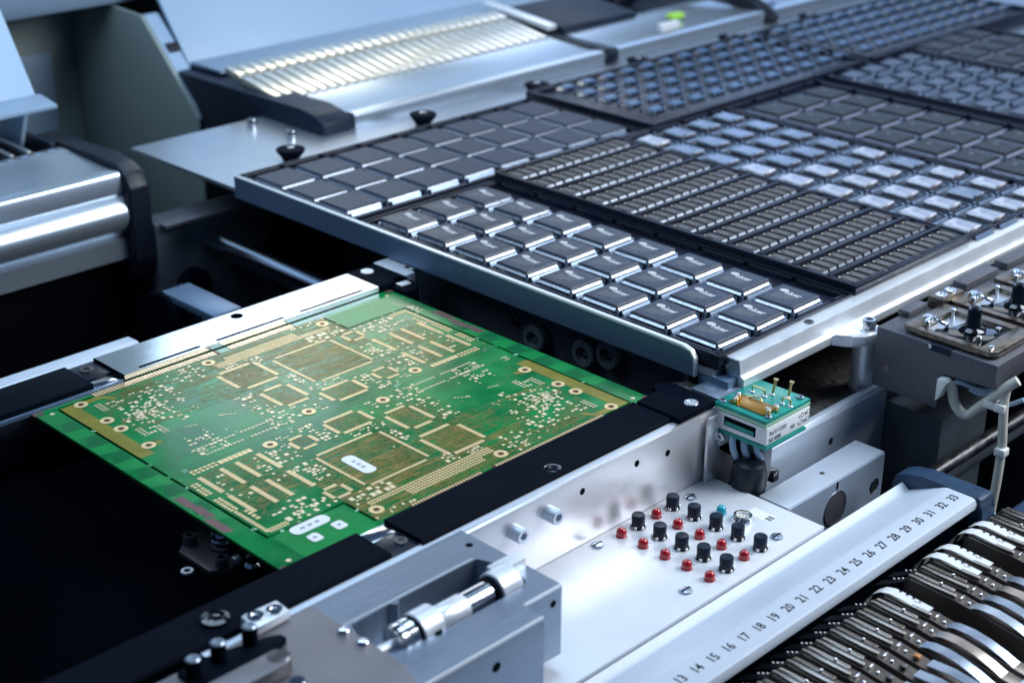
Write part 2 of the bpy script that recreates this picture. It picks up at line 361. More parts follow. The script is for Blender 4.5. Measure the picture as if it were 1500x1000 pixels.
def scatter(P_, a0, a1, b0, b1, n, smin, smax, avoid=()):
    done = []
    for _ in range(n * 14):
        if len(done) >= n * .85: break
        w_ = random.uniform(smin, smax) * 1.22; h_ = w_ * random.choice((.62, .75, 1, 1.3))
        a = a0 + round((random.uniform(0, a1 - a0 - w_)) / .6) * .6; b_ = b0 + round(random.uniform(0, b1 - b0 - h_) / .6) * .6
        if any(a < q[1] + .45 and q[0] < a + w_ + .45 and b_ < q[3] + .45 and q[2] < b_ + h_ + .45 for q in done + list(avoid)): continue
        if any(abs(a + w_ / 2 - h0) < 4 + w_ and abs(b_ + h_ / 2 - h1) < 4 + h_ for h0, h1 in holes16): continue
        done.append((a, a + w_, b_, b_ + h_)); P_.R(*done[-1])
        if random.random() < .45:                       # most parts have a pair of lands
            q = (a + w_ + .7, a + 2 * w_ + .7, b_, b_ + h_)
            if q[1] < a1 and not any(q[0] < p[1] + .4 and p[0] < q[1] + .4 and q[2] < p[3] + .4 and p[2] < q[3] + .4 for p in done[:-1]): done.append(q); P_.R(*q)
sc = [(188, 229, 14, 48, 70, 1.2, 2.4), (202, 232, 30, 66, 55, .9, 2.0), (205, 229, 84, 108, 36, .9, 1.9), (160, 186, 6, 26, 26, 1.0, 2.2),
      (95, 106, 88, 104, 12, 1.0, 2), (136, 178, 93, 110, 34, 1.0, 2.2), (160, 176, 62, 92, 22, 1.0, 2.4), (62, 78, 55, 80, 26, 1, 2.4), (62, 79, 82, 102, 20, 1.0, 2.2),
      (26, 58, 32.5, 52, 24, 1.3, 2.6), (64, 92, 22.5, 33, 18, 1.2, 2.4), (109, 134, 80, 86, 14, 1, 1.9), (127, 133, 58, 78, 9, 1, 2.2), (126, 136, 23, 33, 9, 1.2, 2),
      (50, 59, 64, 100, 12, 1.0, 2), (26, 35, 60, 98, 9, 1, 2), (141, 154, 22, 27, 9, 1, 1.6), (74, 104, 106, 111, 14, 1, 1.7), (62, 90, 5, 11, 7, 1, 1.6)]
for s_ in sc: scatter(small, *s_)
for k in range(9):                                       # round test lands beside the waste tab
    small.O(35 + (k % 5) * 6 + random.uniform(-1.5, 1.5), 33.5 + (k // 5) * 4.5 + random.uniform(-1, 1), 1.1, 0)
for v, segs in ((107, ((172, 9), (199, 10))), (98.6, ((173, 9), (199, 11)))):
    for a, n in segs:
        for k in range(n): small.O(a + k * 2.55, v, .95, .42)
for a, v0 in ((231, 56), (231, 14), (221.5, 60), (221.5, 38)):   # ring clusters beside the mounting holes
    for k in range(5):
        for da in (0, 2.3): small.O(a + da, v0 + k * 2.3, .85, .38)
for a, b_ in [(random.uniform(168, 226), random.uniform(8, 108)) for _ in range(14)] + [(random.uniform(16, 160), random.uniform(8, 110)) for _ in range(8)]:
    small.O(a, b_, .7, .3)
for k in range(5): small.O(183 + k * 1.7, 78 - k * 1.2, .7, .3); small.O(206 + k * 1.5, 74 - k * .4, .6, .25)
# tracks under the mask
def track(P_, a, b_, w_, steps):
    for da, db in steps:
        if db == 0: P_.R(a, a + da, b_ - w_ / 2, b_ + w_ / 2)
        elif da == 0: P_.R(a - w_ / 2, a + w_ / 2, b_, b_ + db)
        a += da; b_ += db
TR = []          # (quad list) slanted tracks
def bundle(a0, a1, b0, b1, n, P_, mlo=4, mhi=18, vert=.25):
    for _ in range(n):
        a = random.uniform(a0, a1); b_ = random.uniform(b0, b1); w_ = random.choice((.2, .24, .3))
        for _k in range(random.randint(1, 3)):
            if random.random() > vert:
                d = random.choice((-1, 1)) * random.uniform(mlo, mhi); a2, b2 = min(max(a + d, a0), a1), b_
            else:
                d = random.choice((-1, 1)) * random.uniform(1, 6); a2, b2 = a, min(max(b_ + d, b0), b1)
            P_.R(min(a, a2) - w_ / 2, max(a, a2) + w_ / 2, min(b_, b2) - w_ / 2, max(b_, b2) + w_ / 2)
            if random.random() < .55:
                e = random.uniform(.8, 3); sa, sb = random.choice((-1, 1)), random.choice((-1, 1))
                a3, b3 = min(max(a2 + e * sa, a0), a1), min(max(b2 + e * sb, b0), b1); TR.append((a2, b2, a3, b3, w_)); a2, b2 = a3, b3
            a, b_ = a2, b2
bundle(82, 123, 36, 77, 190, brown, 5, 24, .12); bundle(136, 159.5, 31, 54, 110, brown, 2, 9, .45)
bundle(141, 155.5, 68, 89, 37, brown, 2, 6, .5); bundle(109.5, 130.5, 90.5, 104.5, 49, brown, 2, 6, .5); bundle(82, 92, 91, 101, 18, brown, 1, 4, .5)
bundle(24.5, 60, 54, 104, 142, brown, 3, 12, .15); bundle(62, 80, 30, 104, 43, brown, 2, 8, .35); bundle(62, 156, 5, 34, 93, brown, 4, 26, .12)
bundle(126, 170, 58, 92, 37, brown, 2, 10, .3); bundle(150, 186, 6, 32, 37, brown, 3, 14, .2)
bundle(62, 234, 4, 58, 260, brown, 4, 20, .2); bundle(62, 156, 4, 34, 90, brown, 4, 20, .15); bundle(126, 176, 56, 92, 60, brown, 2, 9, .4); bundle(14.5, 160, 30, 112, 300, pale, 3, 14, .3); bundle(160, 234, 5, 110, 60, pale, 4, 20, .3); bundle(140, 236, 94, 111, 14, pale, 20, 60, .05)
z1, z2, z3, z4 = .05, .10, .095, .19
g = G(); pale.emit(g, z1); obj('pale_tracks', g, 'traceg', pcb, smooth=False)
g = G(); brown.emit(g, z2)
for it, (a, b_, a2, b2, w_) in enumerate(TR):
    n_ = Vector((-(b2 - b_), a2 - a, 0)); 
    if n_.length < .1: continue
    n_ = n_.normalized() * w_ / 2
    for k in (0, 1):
        p = [Vector((a, b_, 0)) + n_, Vector((a2, b2, 0)) + n_, Vector((a2, b2, 0)) - n_, Vector((a, b_, 0)) - n_]
        g.poly([((263.6 - q.x if k else q.x) + U0, (228 - q.y if k else q.y) + V0, z2 + .04 + (it * 5 % 19) * .0016) for q in p])
obj('copper_tracks', g, 'trace', pcb, smooth=False)
g = G(); pd.emit(g, z4); obj('gold_pads', g, 'pad', pcb, smooth=False)
g = G(); small.emit(g, z4 + .003); obj('component_lands', g, 'padw', pcb, smooth=False)
g = G()
bp = [(241.2, 86.4), (248.4, 86.4), (250, 84.5), (250, 3.9), (226, 4.2), (222, 8), (219, 13), (221, 14.5), (226, 8.5), (237, 8.5), (241.2, 13)]
for k in (0, 1): g.poly([((263.6 - a if k else a) + U0, (228 - b_ if k else b_) + V0, z3) for a, b_ in bp])
for k in (0, 1): g.poly([((263.6 - a if k else a) + U0, (228 - b_ if k else b_) + V0, z3) for a, b_ in ((230, 78.5), (238, 78.5), (238, 74.2), (231, 75.5))])
obj('ground_band', g, 'band', pcb, smooth=False)
for a, b_ in holes16:
    o = obj('mounting_ring', G().annulus(U0 + a, V0 + b_, .27, 1.7, 4.1, 28), 'pad', pcb); obj('plated_bore', G().disc(U0 + a, V0 + b_, .28, 1.75, 20), 'hole', o)
for a0, a1 in ((36.6, 122.9), (131.5, 181)):            # edge fingers, and the same on the hidden near edge
    for k in (0, 1):
        g = G(); n = int((a1 - a0) / 1.97)
        for i in range(n):
            a = a0 + i * 1.97; q = (a, a + 1.2, 223.4, 229.0)
            if k: q = (263.6 - q[1], 263.6 - q[0], -1.0, 4.6)
            g.rect(U0 + q[0], U0 + q[1], V0 + q[2], V0 + q[3], z4)
        obj('edge_fingers', g, 'pad', pcb, smooth=False)
        q = (a0 - .5, a1 + .3, 223.0, 229.0) if not k else (263.6 - a1 - .3, 263.6 - a0 + .5, -1.0, 5.0)
        obj('finger_ground', G().rect(U0 + q[0], U0 + q[1], V0 + q[2], V0 + q[3], .165), 'hole', pcb, smooth=False)
# copper thieving patches on the two side strips, larger blank waste tabs
gl, gd, gm = G(), G(), G()
for i in range(12):
    v = 22 + i * 12.4
    for k in (0, 1):
        f = lambda a, b_: ((263.6 - a if k else a) + U0, (228 - b_ if k else b_) + V0, .025)
        if i % 2: gl.poly([f(252.3, v), f(263.4, v - 2), f(263.4, v + 8), f(252.3, v + 11)])
        else: gd.poly([f(252.3, v), f(258.5, v - 1), f(263.4, v + 10), f(252.3, v + 11)])
for a, c, d in ((257.2, 136, 149), (256.4, 149.8, 164), (258.4, 164.5, 182)):
    for k in (0, 1):
        f = lambda a, b_: ((263.6 - a if k else a) + U0, (228 - b_ if k else b_) + V0, .05)
        gm.poly([f(a, c), f(a + 5, c - 2), f(a + 5, d - 2), f(a, d)])
for q in ((15, 58.5, 0, 27.6), (205, 249, 200, 226.5)): gl.rect(U0 + q[0], U0 + q[1], V0 + q[2], V0 + q[3], .02)
gd.rect(U0 + 13.7, U0 + 250, V0 + 113.1, V0 + 114.3, .03); gv = G().rect(U0 + 13.7, U0 + 250, V0 + 114.35, V0 + 114.8, .03); obj('groove_lit_edge', gv, 'traceg', pcb, smooth=False)  # flat groove: dark strip paints its shade, pale line its lit wall
obj('copper_flood', gl, 'greenl', pcb, smooth=False); obj('patches_and_groove_shade', gd, 'greend', pcb, smooth=False); obj('mauve_patches', gm, 'mauve', pcb, smooth=False)
for a, b_ in ((256, 222), (7.5, 6), (256, 6), (7.5, 222)): obj('fiducial_dot', G().disc(U0 + a, V0 + b_, .06, 1.4), 'padw', pcb)
for a, b_ in ((262, 227), (1.5, 0.5), (262, 0.5), (1.5, 227)): obj('tooling_ring', G().annulus(U0 + a, V0 + b_, .06, 1.2, 3.2), 'mauve', pcb)
g = G()
for a, b_ in [(12.9, 41), (12.9, 98), (12.9, 132), (12.9, 187), (22, 29.7), (61, 19.5), (22.5, 113.6), (91.4, 113.6), (168.6, 113.6), (241.1, 113.6)]:
    for k in (0, 1):
        for i in range(3): g.disc(U0 + (263.6 - a if k else a) + random.uniform(-.9, .9), V0 + (228 - b_ if k else b_) + random.uniform(-.9, .9), .07, .75, 8)
obj('break_tab_drills', g, 'mint', pcb, smooth=False)
g = G().text('TOP', 7, (U0 + 257.2, V0 + 186, .07), (0, 1, 0), (-1, 0, 0), .1); obj('side_marking', g, 'padw', pcb, smooth=False)
g = G().text('P1', 6, (U0 + 240, V0 + 99, .12), (0, -1, 0), (1, 0, 0), .05); obj('connector_marking', g, 'padw', pcb, smooth=False)
for q, rd in (((87.8, 96.2, 43.8, 66.8), 3.2), ((23.5, 46.2, 20.2, 28.6), 3.6), ((26, 32.5, 9.6, 17), 1.6), ((41.8, 48.4, 10.4, 18), 1.6)):
    s_ = obj('label_sticker', G().rrect(U0 + q[0], U0 + q[1], V0 + q[2], V0 + q[3], .27, .4, rd), 'white', pcb)
    gg = G(); cx, cy = U0 + (q[0] + q[1]) / 2, V0 + (q[2] + q[3]) / 2
    if q[1] - q[0] > 20:
        for i in range(3): gg.rect(cx - 6 + i * 4.5, cx - 3.2 + i * 4.5, cy - .9, cy + .9, .43)
    elif q[3] - q[2] > 20:
        for i in range(3): gg.rect(cx - 1.2, cx + 1.2, cy - 5 + i * 4, cy - 2.6 + i * 4, .43)
    else: gg.rect(cx - 1, cx + 1, cy - .8, cy + .9, .43)
    gg_o = obj('faded_print', gg, 'bluegrey' if 'bluegrey' in M else 'silver', s_, smooth=False)

# ================================================================== CONVEYOR RAILS
br = thing('conveyor_rail', 'mirror-bright far conveyor rail with slotted top behind the circuit board', 'conveyor rail', (530, 766, -40), 'conveyor rails')
obj('rail_beam', G().box(300, 651, 750.6, 783, -40, -.6, .4), 'chrome', br)
g = G()                                                  # slotted cover plate, cells round the three slots
sl = [(443, 486.5), (498.5, 550.5), (563, 615.5)]; xs = [431] + [q for s_ in sl for q in s_] + [627.3]
for i in range(len(xs) - 1):
    g.box(xs[i], xs[i + 1], 754.9, 783.5, -.5, 4)
    if i % 2 == 0: g.box(xs[i], xs[i + 1], 750.4, 754.9, -.5, 4)
    else: g.box(xs[i], xs[i + 1], 750.4, 752.2, -.5, 4); g.box(xs[i], xs[i + 1], 752.2, 754.9, -.5, .5)
bmesh.ops.remove_doubles(g.bm, verts=g.bm.verts, dist=1e-3)
obj('top_plate', g, 'chrome', br, smooth=False)
for i, (a, b_) in enumerate(sl):
    obj('slot_recess', G().box(a + .1, b_ - .1, 752.3, 754.8, .55, 1.0), 'pit', br)
obj('countersunk_hole', G().lathe((530.2, 776.3, 4.05), (0, 0, 1), [(4.1, 0), (4.1, .05)], 28), 'pit', br)
obj('edge_cap', G().box(430.4, 431, 750.3, 783.6, -3, 4.2), 'blk', br)
o = obj('clamp_strip', G().box(300, 411.5, 752, 784, -.4, 4.5, .5), 'blk', br)
obj('lower_lip', G().box(300, 430, 749.6, 751.8, -1.2, 1.4, .2), 'lip', br)
obj('gap_shim', G().box(411.8, 430, 751.8, 762, -.4, 1.6, .3), 'bright', br); obj('gap_block', G().box(411.8, 430, 762.5, 783.5, -.4, 2.6, .3), 'blkp', br)
screw(br, (420, 774, 2.6), q=4, h=1.0, mat='dsteel')
o = obj('end_clamp', G().prism([(627.7, 749.2), (641, 749.2), (641, 753.5), (648.5, 753.5), (648.5, 749.2), (651.6, 749.2), (651.6, 784), (627.7, 784)], 'z', -.4, 4.6, .3), 'blk', br)
obj('flat_screw', G().lathe((638.7, 776.3, 4.6), (0, 0, 1), [(4.6, 0), (4.2, .5), (1.2, .5), (1, .2)], 24), 'white', o)
obj('end_block', G().prism([(652.2, 752), (661, 752), (661, 757), (668.5, 757.5), (668.5, 766.5), (677, 767), (677, 785.5), (652.2, 785.5)], 'z', -38, 4.8, .4), 'lipe', br)
obj('dowel_hole', G().lathe((663, 762.5, 4.85), (0, 0, 1), [(1.9, 0), (1.9, .05)], 16), 'blk', br)
obj('stop_finger', G().prism([(636, 735), (644, 733), (652, 738), (654, 748.8), (636, 748.8)], 'z', -14, 2.5, .5), 'blk', br)
obj('finger_tip', G().box(640, 648.5, 742, 748, 2.7, 3.6, .2), 'lipe', br)

fr = thing('conveyor_rail', 'black-capped near conveyor rail with polished pinkish front bar', 'conveyor rail', (550, 500, -45), 'conveyor rails')
obj('rail_beam', G().box(451.3, 650.5, 484.2, 514, -60, -.2, .4), 'steel', fr)
obj('rail_ledge', G().box(305, 650.5, 486.6, 516, -.1, .6, .1), 'mill', fr)
obj('rear_beam', G().box(230, 451, 496, 514, -60, -.3, .4), 'blk', fr)
obj('clamp_strip', G().prism([(519.2, .7), (519.2, 2.6), (518.6, 3.2), (491.6, 3.2), (490.2, 2), (490.2, .7)], 'x', 432.3, 618.4), 'blk', fr)
obj('clamp_strip', G().prism([(519.2, .7), (519.2, 2.6), (518.6, 3.2), (493.2, 3.2), (492.2, 2), (492.2, .7)], 'x', 200, 414), 'blk', fr)
obj('gap_shim', G().box(414.4, 432, 508, 518, .65, 1.6, .2), 'bright', fr); obj('gap_block', G().box(414.4, 432, 492, 507.7, .65, 1.2, .2), 'blkp', fr)
screw(fr, (426.5, 500, 1.2), q=3.4, h=.8, mat='dsteel')
o = obj('end_clamp', G().prism([(618.8, 485), (651, 485), (651.6, 513.5), (653.5, 513.8), (651.8, 519), (646, 523.8), (640.5, 523.6), (638.2, 516.4), (618.8, 516.4)], 'z', .7, 4.4, .4), 'blk', fr)
obj('flat_screw', G().lathe((639.4, 493.3, 4.4), (0, 0, 1), [(4.3, 0), (4.0, .4), (2.9, .4), (2.7, .2), (1.3, .25), (1.1, .05)], 24), 'silver', o)
obj('countersunk_screw', G().lathe((529.7, 497, 3.2), (0, 0, 1), [(4.6, 0), (4.4, .12), (2.4, -.9 + 1), (1.2, .02)], 24), 'gloss', fr)
for x, z in ((487.2, -11.8), (512.6, -11.4)):
    s_ = obj('cap_screw', G().hexhead((x, 484.2, z), (0, -1, 0), 4.3, 8), 'mill', fr)
for x, z in ((539, -9.6), (582.7, -9.6), (609, -13)):
    obj('tapped_hole', G().lathe((x, 484.15, z), (0, -1, 0), [(2.0, 0), (2.0, .05)], 18), 'blk', fr)
obj('end_plate', G().box(654.3, 692, 485.4, 505.5, -8, 4.4, .4), 'alu', fr)
obj('step_block', G().prism([(653.5, 505), (664, 505.6), (664, 516), (660, 516.2), (655, 522), (652.5, 522)], 'z', -8, 2.2, .3), 'grain', fr)

# ================================================================== TRAY TABLE
tb = thing('tray_table', 'metal table with chrome-edged lip and white front frame carrying the chip trays', 'tray table', (1000, 760, 0))
obj('base_sheet', G().box(667, 2100, 500, 1112, 9.0, 12), 'sheet', tb)
o = obj('side_lip', G().prism([(963, 6), (963, 22.6), (521, 22.6), (515.5, 21), (512.6, 17), (512.2, 6)], 'x', 664.4, 667), 'lip', tb)
obj('edge_highlight', G().prism([(963, 22.3), (963, 23.6), (520.8, 23.6), (514.6, 21.9), (511.4, 17.3), (510.9, 6), (512.1, 6), (512.5, 17), (515.4, 21.1), (521, 22.3)], 'x', 664.0, 667.4, .35), 'lipe', tb)  # strip whose near-white colour stands for the lip's highlight
obj('cross_rail', G().box(667.4, 676, 489, 511, -2, 9, .4), 'lip', tb)
fb = obj('front_frame', G().prism([(498.6, 20.3), (498.6, 14), (495, 2), (487.5, 3), (484.4, 3.6), (484.4, 9.4), (487.6, 10.4), (488.0, 20.3)], 'x', 676.2, 2200, .5), 'satin', tb)
obj('frame_end_face', G().prism([(498, 19.8), (495, 3), (488.4, 11), (488.4, 19.8)], 'x', 675.6, 676.1), 'alu_y', fb)
obj('bracket', G().prism([(764, 484.3), (769, 480), (771, 474), (777, 468.5), (786, 465.5), (797, 467), (800, 484.3)], 'z', 3, 10.4, 1), 'satin', tb)
screw(tb, (788.5, 474, 10.5), q=4.4, h=6.5, mat='bright')
obj('washer', G().cyl((788.5, 474, 10.4), (788.5, 474, 11.2), 5.6), 'bright', tb)
obj('support_post', G().cyl((791, 477, -32), (791, 477, 3), 7.4, n=32), 'satin', tb)
screw(tb, (751, 493, 20.3), q=3, h=.8, mat='dsteel', name='flush_screw')
for x, y in ((741, 992), (886, 993), (1029, 994), (1168, 990), (1310, 988), (1452, 988)):
    k_ = obj('clamp_knob', G().lathe((x, y, 12.2), (0, 0, 1), [(6.5, 0), (7.2, 2), (11.6, 8), (12, 9.4), (11, 10.1), (4, 10.1)], 28), 'blk', tb)
    obj('knob_screw', G().hexhead((x, y, 22.3), (0, 0, 1), 3.2, 1.4), 'bright', k_)
for x, y in ((776, 1092), (779, 1041)): screw(tb, (x, y, 12), q=4, h=7)

# ================================================================== TRAYS
def tray(label, x0, x1, y0, y1, zt, cols, rows, cw, ch, ribz=1.2, depth=7.6, ridge=True):
    """cols, rows: low corners of the pockets; cw, ch: their size"""
    t = thing('chip_tray', label, 'chip tray', ((x0 + x1) / 2, (y0 + y1) / 2, zt - depth), 'chip trays on the table')
    g = G(); zf = zt - 4.2
    g.box(x0, x1, y0, y1, zt - depth, zf, .3)
    for a, b_, c, d in ((x0, x1, y0, y0 + 1.6), (x0, x1, y1 - 1.6, y1), (x0, x0 + 1.6, y0 + 1.6, y1 - 1.6), (x1 - 1.6, x1, y0 + 1.6, y1 - 1.6)):
        g.box(a, b_, c, d, zf, zt, .25)
    obj('tray_body', g, 'tray', t)
    g = G()                                              # segmented inner rim
    L_ = 34
    for side in (0, 1):
        y = y0 + 3.2 if side == 0 else y1 - 5.2; x = x0 + 4
        while x < x1 - 8: g.box(x, min(x + L_, x1 - 4), y, y + 2, zf, zt - .6, .2); x += L_ + 5
        xx_ = x0 + 3.2 if side == 0 else x1 - 5.2; y = y0 + 6
        while y < y1 - 8: g.box(xx_, xx_ + 2, y, min(y + L_, y1 - 6), zf, zt - .6, .2); y += L_ + 5
    obj('inner_rim', g, 'tray', t)
    g = G(); zr = zt - ribz
    for x in cols:
        for y in rows:
            if ridge:
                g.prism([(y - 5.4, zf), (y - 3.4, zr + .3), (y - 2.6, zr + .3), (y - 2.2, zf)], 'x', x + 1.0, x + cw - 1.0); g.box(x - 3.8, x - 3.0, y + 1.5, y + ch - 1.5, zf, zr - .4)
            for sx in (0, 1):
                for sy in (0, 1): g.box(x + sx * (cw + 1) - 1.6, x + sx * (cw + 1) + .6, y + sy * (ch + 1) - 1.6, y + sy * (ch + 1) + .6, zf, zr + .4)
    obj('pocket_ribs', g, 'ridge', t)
    return t
def ring_strip(x0, x1, y0, y1, zt, zb, sp):              # sloping skirt of leads round a package
    g = G()
    def side(p, q, out, n):
        p, q, out = Vector(p), Vector(q), Vector(out)
        for i in range(n):
            a, b_ = p.lerp(q, (i + .14) / n), p.lerp(q, (i + .90) / n)
            up, dn = Vector((0, 0, zt)), Vector((0, 0, zb))
            g.poly([a + up, b_ + up, b_ + dn + out * sp, a + dn + out * sp])
            g.poly([a + dn + out * sp, b_ + dn + out * sp, b_ + dn + out * (sp + .8), a + dn + out * (sp + .8)])
    n = max(4, int((x1 - x0) / .85))
    side((x0 + .8, y0, 0), (x1 - .8, y0, 0), (0, -1, 0), n); side((x0 + .8, y1, 0), (x1 - .8, y1, 0), (0, 1, 0), n)
    n = max(4, int((y1 - y0) / .85))
    side((x0, y0 + .8, 0), (x0, y1 - .8, 0), (-1, 0, 0), n); side((x1, y0 + .8, 0), (x1, y1 - .8, 0), (1, 0, 0), n)
    return g
def body(x0, x1, y0, y1, zb, zt, ch=.6):
    g = G(); zm = zb + (zt - zb) * .45
    rr = [[(x0 + i, y0 + i, z), (x1 - i, y0 + i, z), (x1 - i, y1 - i, z), (x0 + i, y1 - i, z)] for i, z in ((ch * .7, zb), (0, zm), (ch * .55, zt - .25), (ch * .85, zt))]
    return g.rings(rr)
def grid(proto, cols, rows, z, lab, group):
    first = True
    for j, y in enumerate(rows):
        for i, x in enumerate(cols):
            l = lab(i, j); q = (x + random.uniform(-.25, .25), y + random.uniform(-.25, .25), z + random.uniform(-.1, .1))
            if first: c = proto; c.location = Vector(q) * S; c['label'] = l; c['group'] = group; first = False
            else: c = dup(proto, q, l, group)
            c.rotation_euler = (random.gauss(0, .004), random.gauss(0, .004), random.gauss(0, .008))

# T2: large logo chips, three columns of eight
c2 = [680 - .3 + 37.4 * i for i in range(3)]; r2 = [507.6 + 39.05 * j for j in range(8)]
tray('black tray of grey logo-printed chips nearest the circuit board', 669.4, 806, 497.8, 820, 22, c2, r2, 27.6, 27.6)
p = thing('logo_chip', 'x', 'chip')
obj('package', body(-.8, 28.2, -.8, 28.2, .4, 3.3, 1.1), 'chip', p)
obj('leads', ring_strip(-.5, 27.9, -.5, 27.9, 1.35, .0, 1.1), 'lead', p)
g = G()
for a, b_ in ((3, 3), (24.4, 3), (3, 24.4), (24.4, 24.4)): g.disc(a, b_, 3.315, .75)
obj('ejector_marks', g, 'blkp', p)
g = G(); z = 3.32                                        # text reads along -y, glyphs rise along +x
n = 20; g.poly([(19.2 + 2.3 * math.cos(2 * math.pi * i / n), 20.2 + 3.3 * math.sin(2 * math.pi * i / n), z) for i in range(n)])
g.text('nker', 6.4, (15.2, 17.6, z), (0, -1, 0), (1, .12, 0), .22)
obj('logo_print', g, 'ink', p, smooth=False)
g = G()
for k, wd in enumerate((15, 14, 13, 8)):
    x = 12.2 - k * 2.1; y = 22.5
    while y > 22.5 - wd:
        l_ = random.uniform(.5, 1.1); g.rect(x, x + 1.3, y - l_, y, z); y -= l_ + .35
obj('code_print', g, 'inkd', p, smooth=False)
CN = ('column beside the table edge', 'middle column', 'column beside the memory chips')
grid(p, c2, r2, 21.3, lambda i, j: f'grey logo-printed chip, {ORD[j+1]} from the white frame in the {CN[i]}', 'logo chips in the tray nearest the circuit board')

# T1: blank grey chips, eight by three
c1 = [676.2 + 38.75 * i for i in range(8)]; r1 = [842.2 + 38.2 * j for j in range(3)]
tray('black tray of blank grey chips at the far corner of the table', 668.2, 988, 826.5, 966, 22, c1, r1, 30, 30)
p = thing('blank_chip', 'x', 'chip')
obj('package', body(-1.4, 31.4, -1.4, 31.4, .4, 3.0, 1.2), 'chip1', p); obj('leads', ring_strip(-1, 31, -1, 31, 1.3, 0, .9), 'leadm', p)
RN = ('row nearest the logo chips', 'middle row', 'row nearest the black knobs')
grid(p, c1, r1, 20.6, lambda i, j: f'blank grey chip, {ORD[i+1]} from the table lip in the {RN[j]}', 'blank chips in the far corner tray')

# T3: slim memory chips, thirteen by twelve
c3 = [812.4 + 9.93 * i for i in range(13)]; r3 = [499.6 + 27.3 * j for j in range(12)]
t = tray('raised black tray of slim memory chips in twelve close rows', 806.6, 944, 496.8, 823.5, 27, [], [], 8, 17, depth=14)
g = G()
for y in r3: g.box(810, 942, y + 18.6, y + 21.6, 22.5, 27.2, .5); g.box(810, 942, y - 2.6, y - 1.2, 22.5, 25.2, .3)
for x in c3[1:]:
    for y in r3: g.box(x - 1.3, x - .5, y, y + 17.6, 22.5, 25.4)
obj('row_bars', g, 'tray', t)
p = thing('memory_chip', 'x', 'chip')
obj('package', body(.4, 7.6, .9, 16.4, 0, 2.2, .5), 'chipm', p)
g = G()
for s_, y in ((-1, .9), (1, 16.8)):
    for k in range(9): x = .45 + k * .82; g.poly([(x, y, 1.5), (x + .6, y, 1.5), (x + .6, y + s_ * .8, .1), (x, y + s_ * .8, .1)])
obj('leads', g, 'leadm', p)
obj('pin_dot', G().disc(1.6, 15.2, 2.23, .75), 'padw', p)
g = G()
for k in range(3):
    y = 13.2
    while y > 5: l_ = random.uniform(.7, 1.6); g.rect(2 + k * 1.6, 3 + k * 1.6, y - l_, y, 2.22); y -= l_ + .5
obj('code_print', g, 'inkd', p, smooth=False)
grid(p, c3, r3, 23.9, lambda i, j: f'slim memory chip, {ORD[i+1]} along the {ORD[j+1]} row back from the white frame', 'memory chips in the raised tray')

# T4 / T8: lidded processors, four by nine
def lidded(name, lid):
    p = thing(name, 'x', 'chip')
    obj('substrate', G().box(0, 25, 0, 30, 0, 1.3, .25), 'tray', p); obj('lid', body(3.6, 20.6, 3.4, 25.4, 1.3, 4.2, .8), lid, p)
    return p
c4 = [950.0 + 33 * i for i in range(4)]; r4 = [498.6 + 35.4 * j for j in range(9)]
tray('black tray of square chips with bright metal lids', 944.8, 1084, 496.8, 822, 24, c4, r4, 25, 30)
pa, pb = lidded('lidded_chip', 'lid'), lidded('lidded_chip', 'lidb'); fa = fb_ = True
CN4 = ('column beside the memory chips', 'second column', 'third column', 'column farthest from the memory chips')
for j, y in enumerate(r4):
    for i, x in enumerate(c4):
        dull = (j + i > 5 and random.random() < .75) or (i, j) in ((2, 1), (3, 3), (1, 5))
        l = f"{'bluish' if dull else 'bright'} metal-lidded chip, {ORD[j+1]} from the white frame in the {CN4[i]}"
        if dull:
            if fb_: pb.location = Vector((x, y, 21.2)) * S; pb['label'] = l; pb['group'] = 'metal-lidded chips'; fb_ = False
            else: dup(pb, (x, y, 21.2), l, 'metal-lidded chips')
        else:
            if fa: pa.location = Vector((x, y, 21.2)) * S; pa['label'] = l; pa['group'] = 'metal-lidded chips'; fa = False
            else: dup(pa, (x, y, 21.2), l, 'metal-lidded chips')
# T5: dark chips with pale skirts
c5 = [1095.4 + 38.4 * i for i in range(3)]; r5 = [497 + 38.7 * j for j in range(8)]
def dark_chip():
    p = thing('dark_chip', 'x', 'chip')
    obj('package', body(0, 30, 0, 30, .8, 4.2, 1.0), 'chipd', p); obj('leads', ring_strip(.5, 29.5, .5, 29.5, 2.6, .3, 1.9), 'skirt', p)
    obj('emblem', G().disc(20, 20, 4.22, 2), 'inkd', p)
    return p
tray('black tray of dark pale-edged chips beyond the metal-lidded ones', 1085.5, 1222, 496.8, 822, 24, c5, r5, 30, 30, ridge=False)
CN5 = ('near column', 'middle column', 'far column')
grid(dark_chip(), c5, r5, 21.4, lambda i, j: f'dark pale-edged chip, {ORD[j+1]} from the white frame, {CN5[i]} beyond the lidded chips', 'dark pale-edged chips')
# T8 blue lidded, T9 dark again
c8 = [1252 + 33 * i for i in range(4)]; r8 = [515 + 35 * j for j in range(9)]
tray('far black tray of small bluish chips near the right picture edge', 1242, 1390, 496.8, 836, 24, c8, r8, 27, 26)
p = thing('bluish_chip', 'x', 'chip'); obj('package', body(0, 22, 0, 17, 0, 3.2, .8), 'chipc', p); obj('corner_tag', G().box(-6, -2.5, -4, -.5, 0, 3.0, .3), 'lead', p)
CN8 = ('first column', 'second column', 'third column', 'fourth column')
grid(p, c8, r8, 21.2, lambda i, j: f'small bluish chip, {ORD[j+1]} from the white frame, {CN8[i]} past the dark chips', 'bluish chips in the far tray')
c9 = [1402 + 38.4 * i for i in range(3)]; r9 = [600 + 38.7 * j for j in range(6)]
tray('farthest black tray at the right, holding dark chips', 1394, 1532, 496.8, 836, 24, c9, r9, 30, 30, ridge=False)
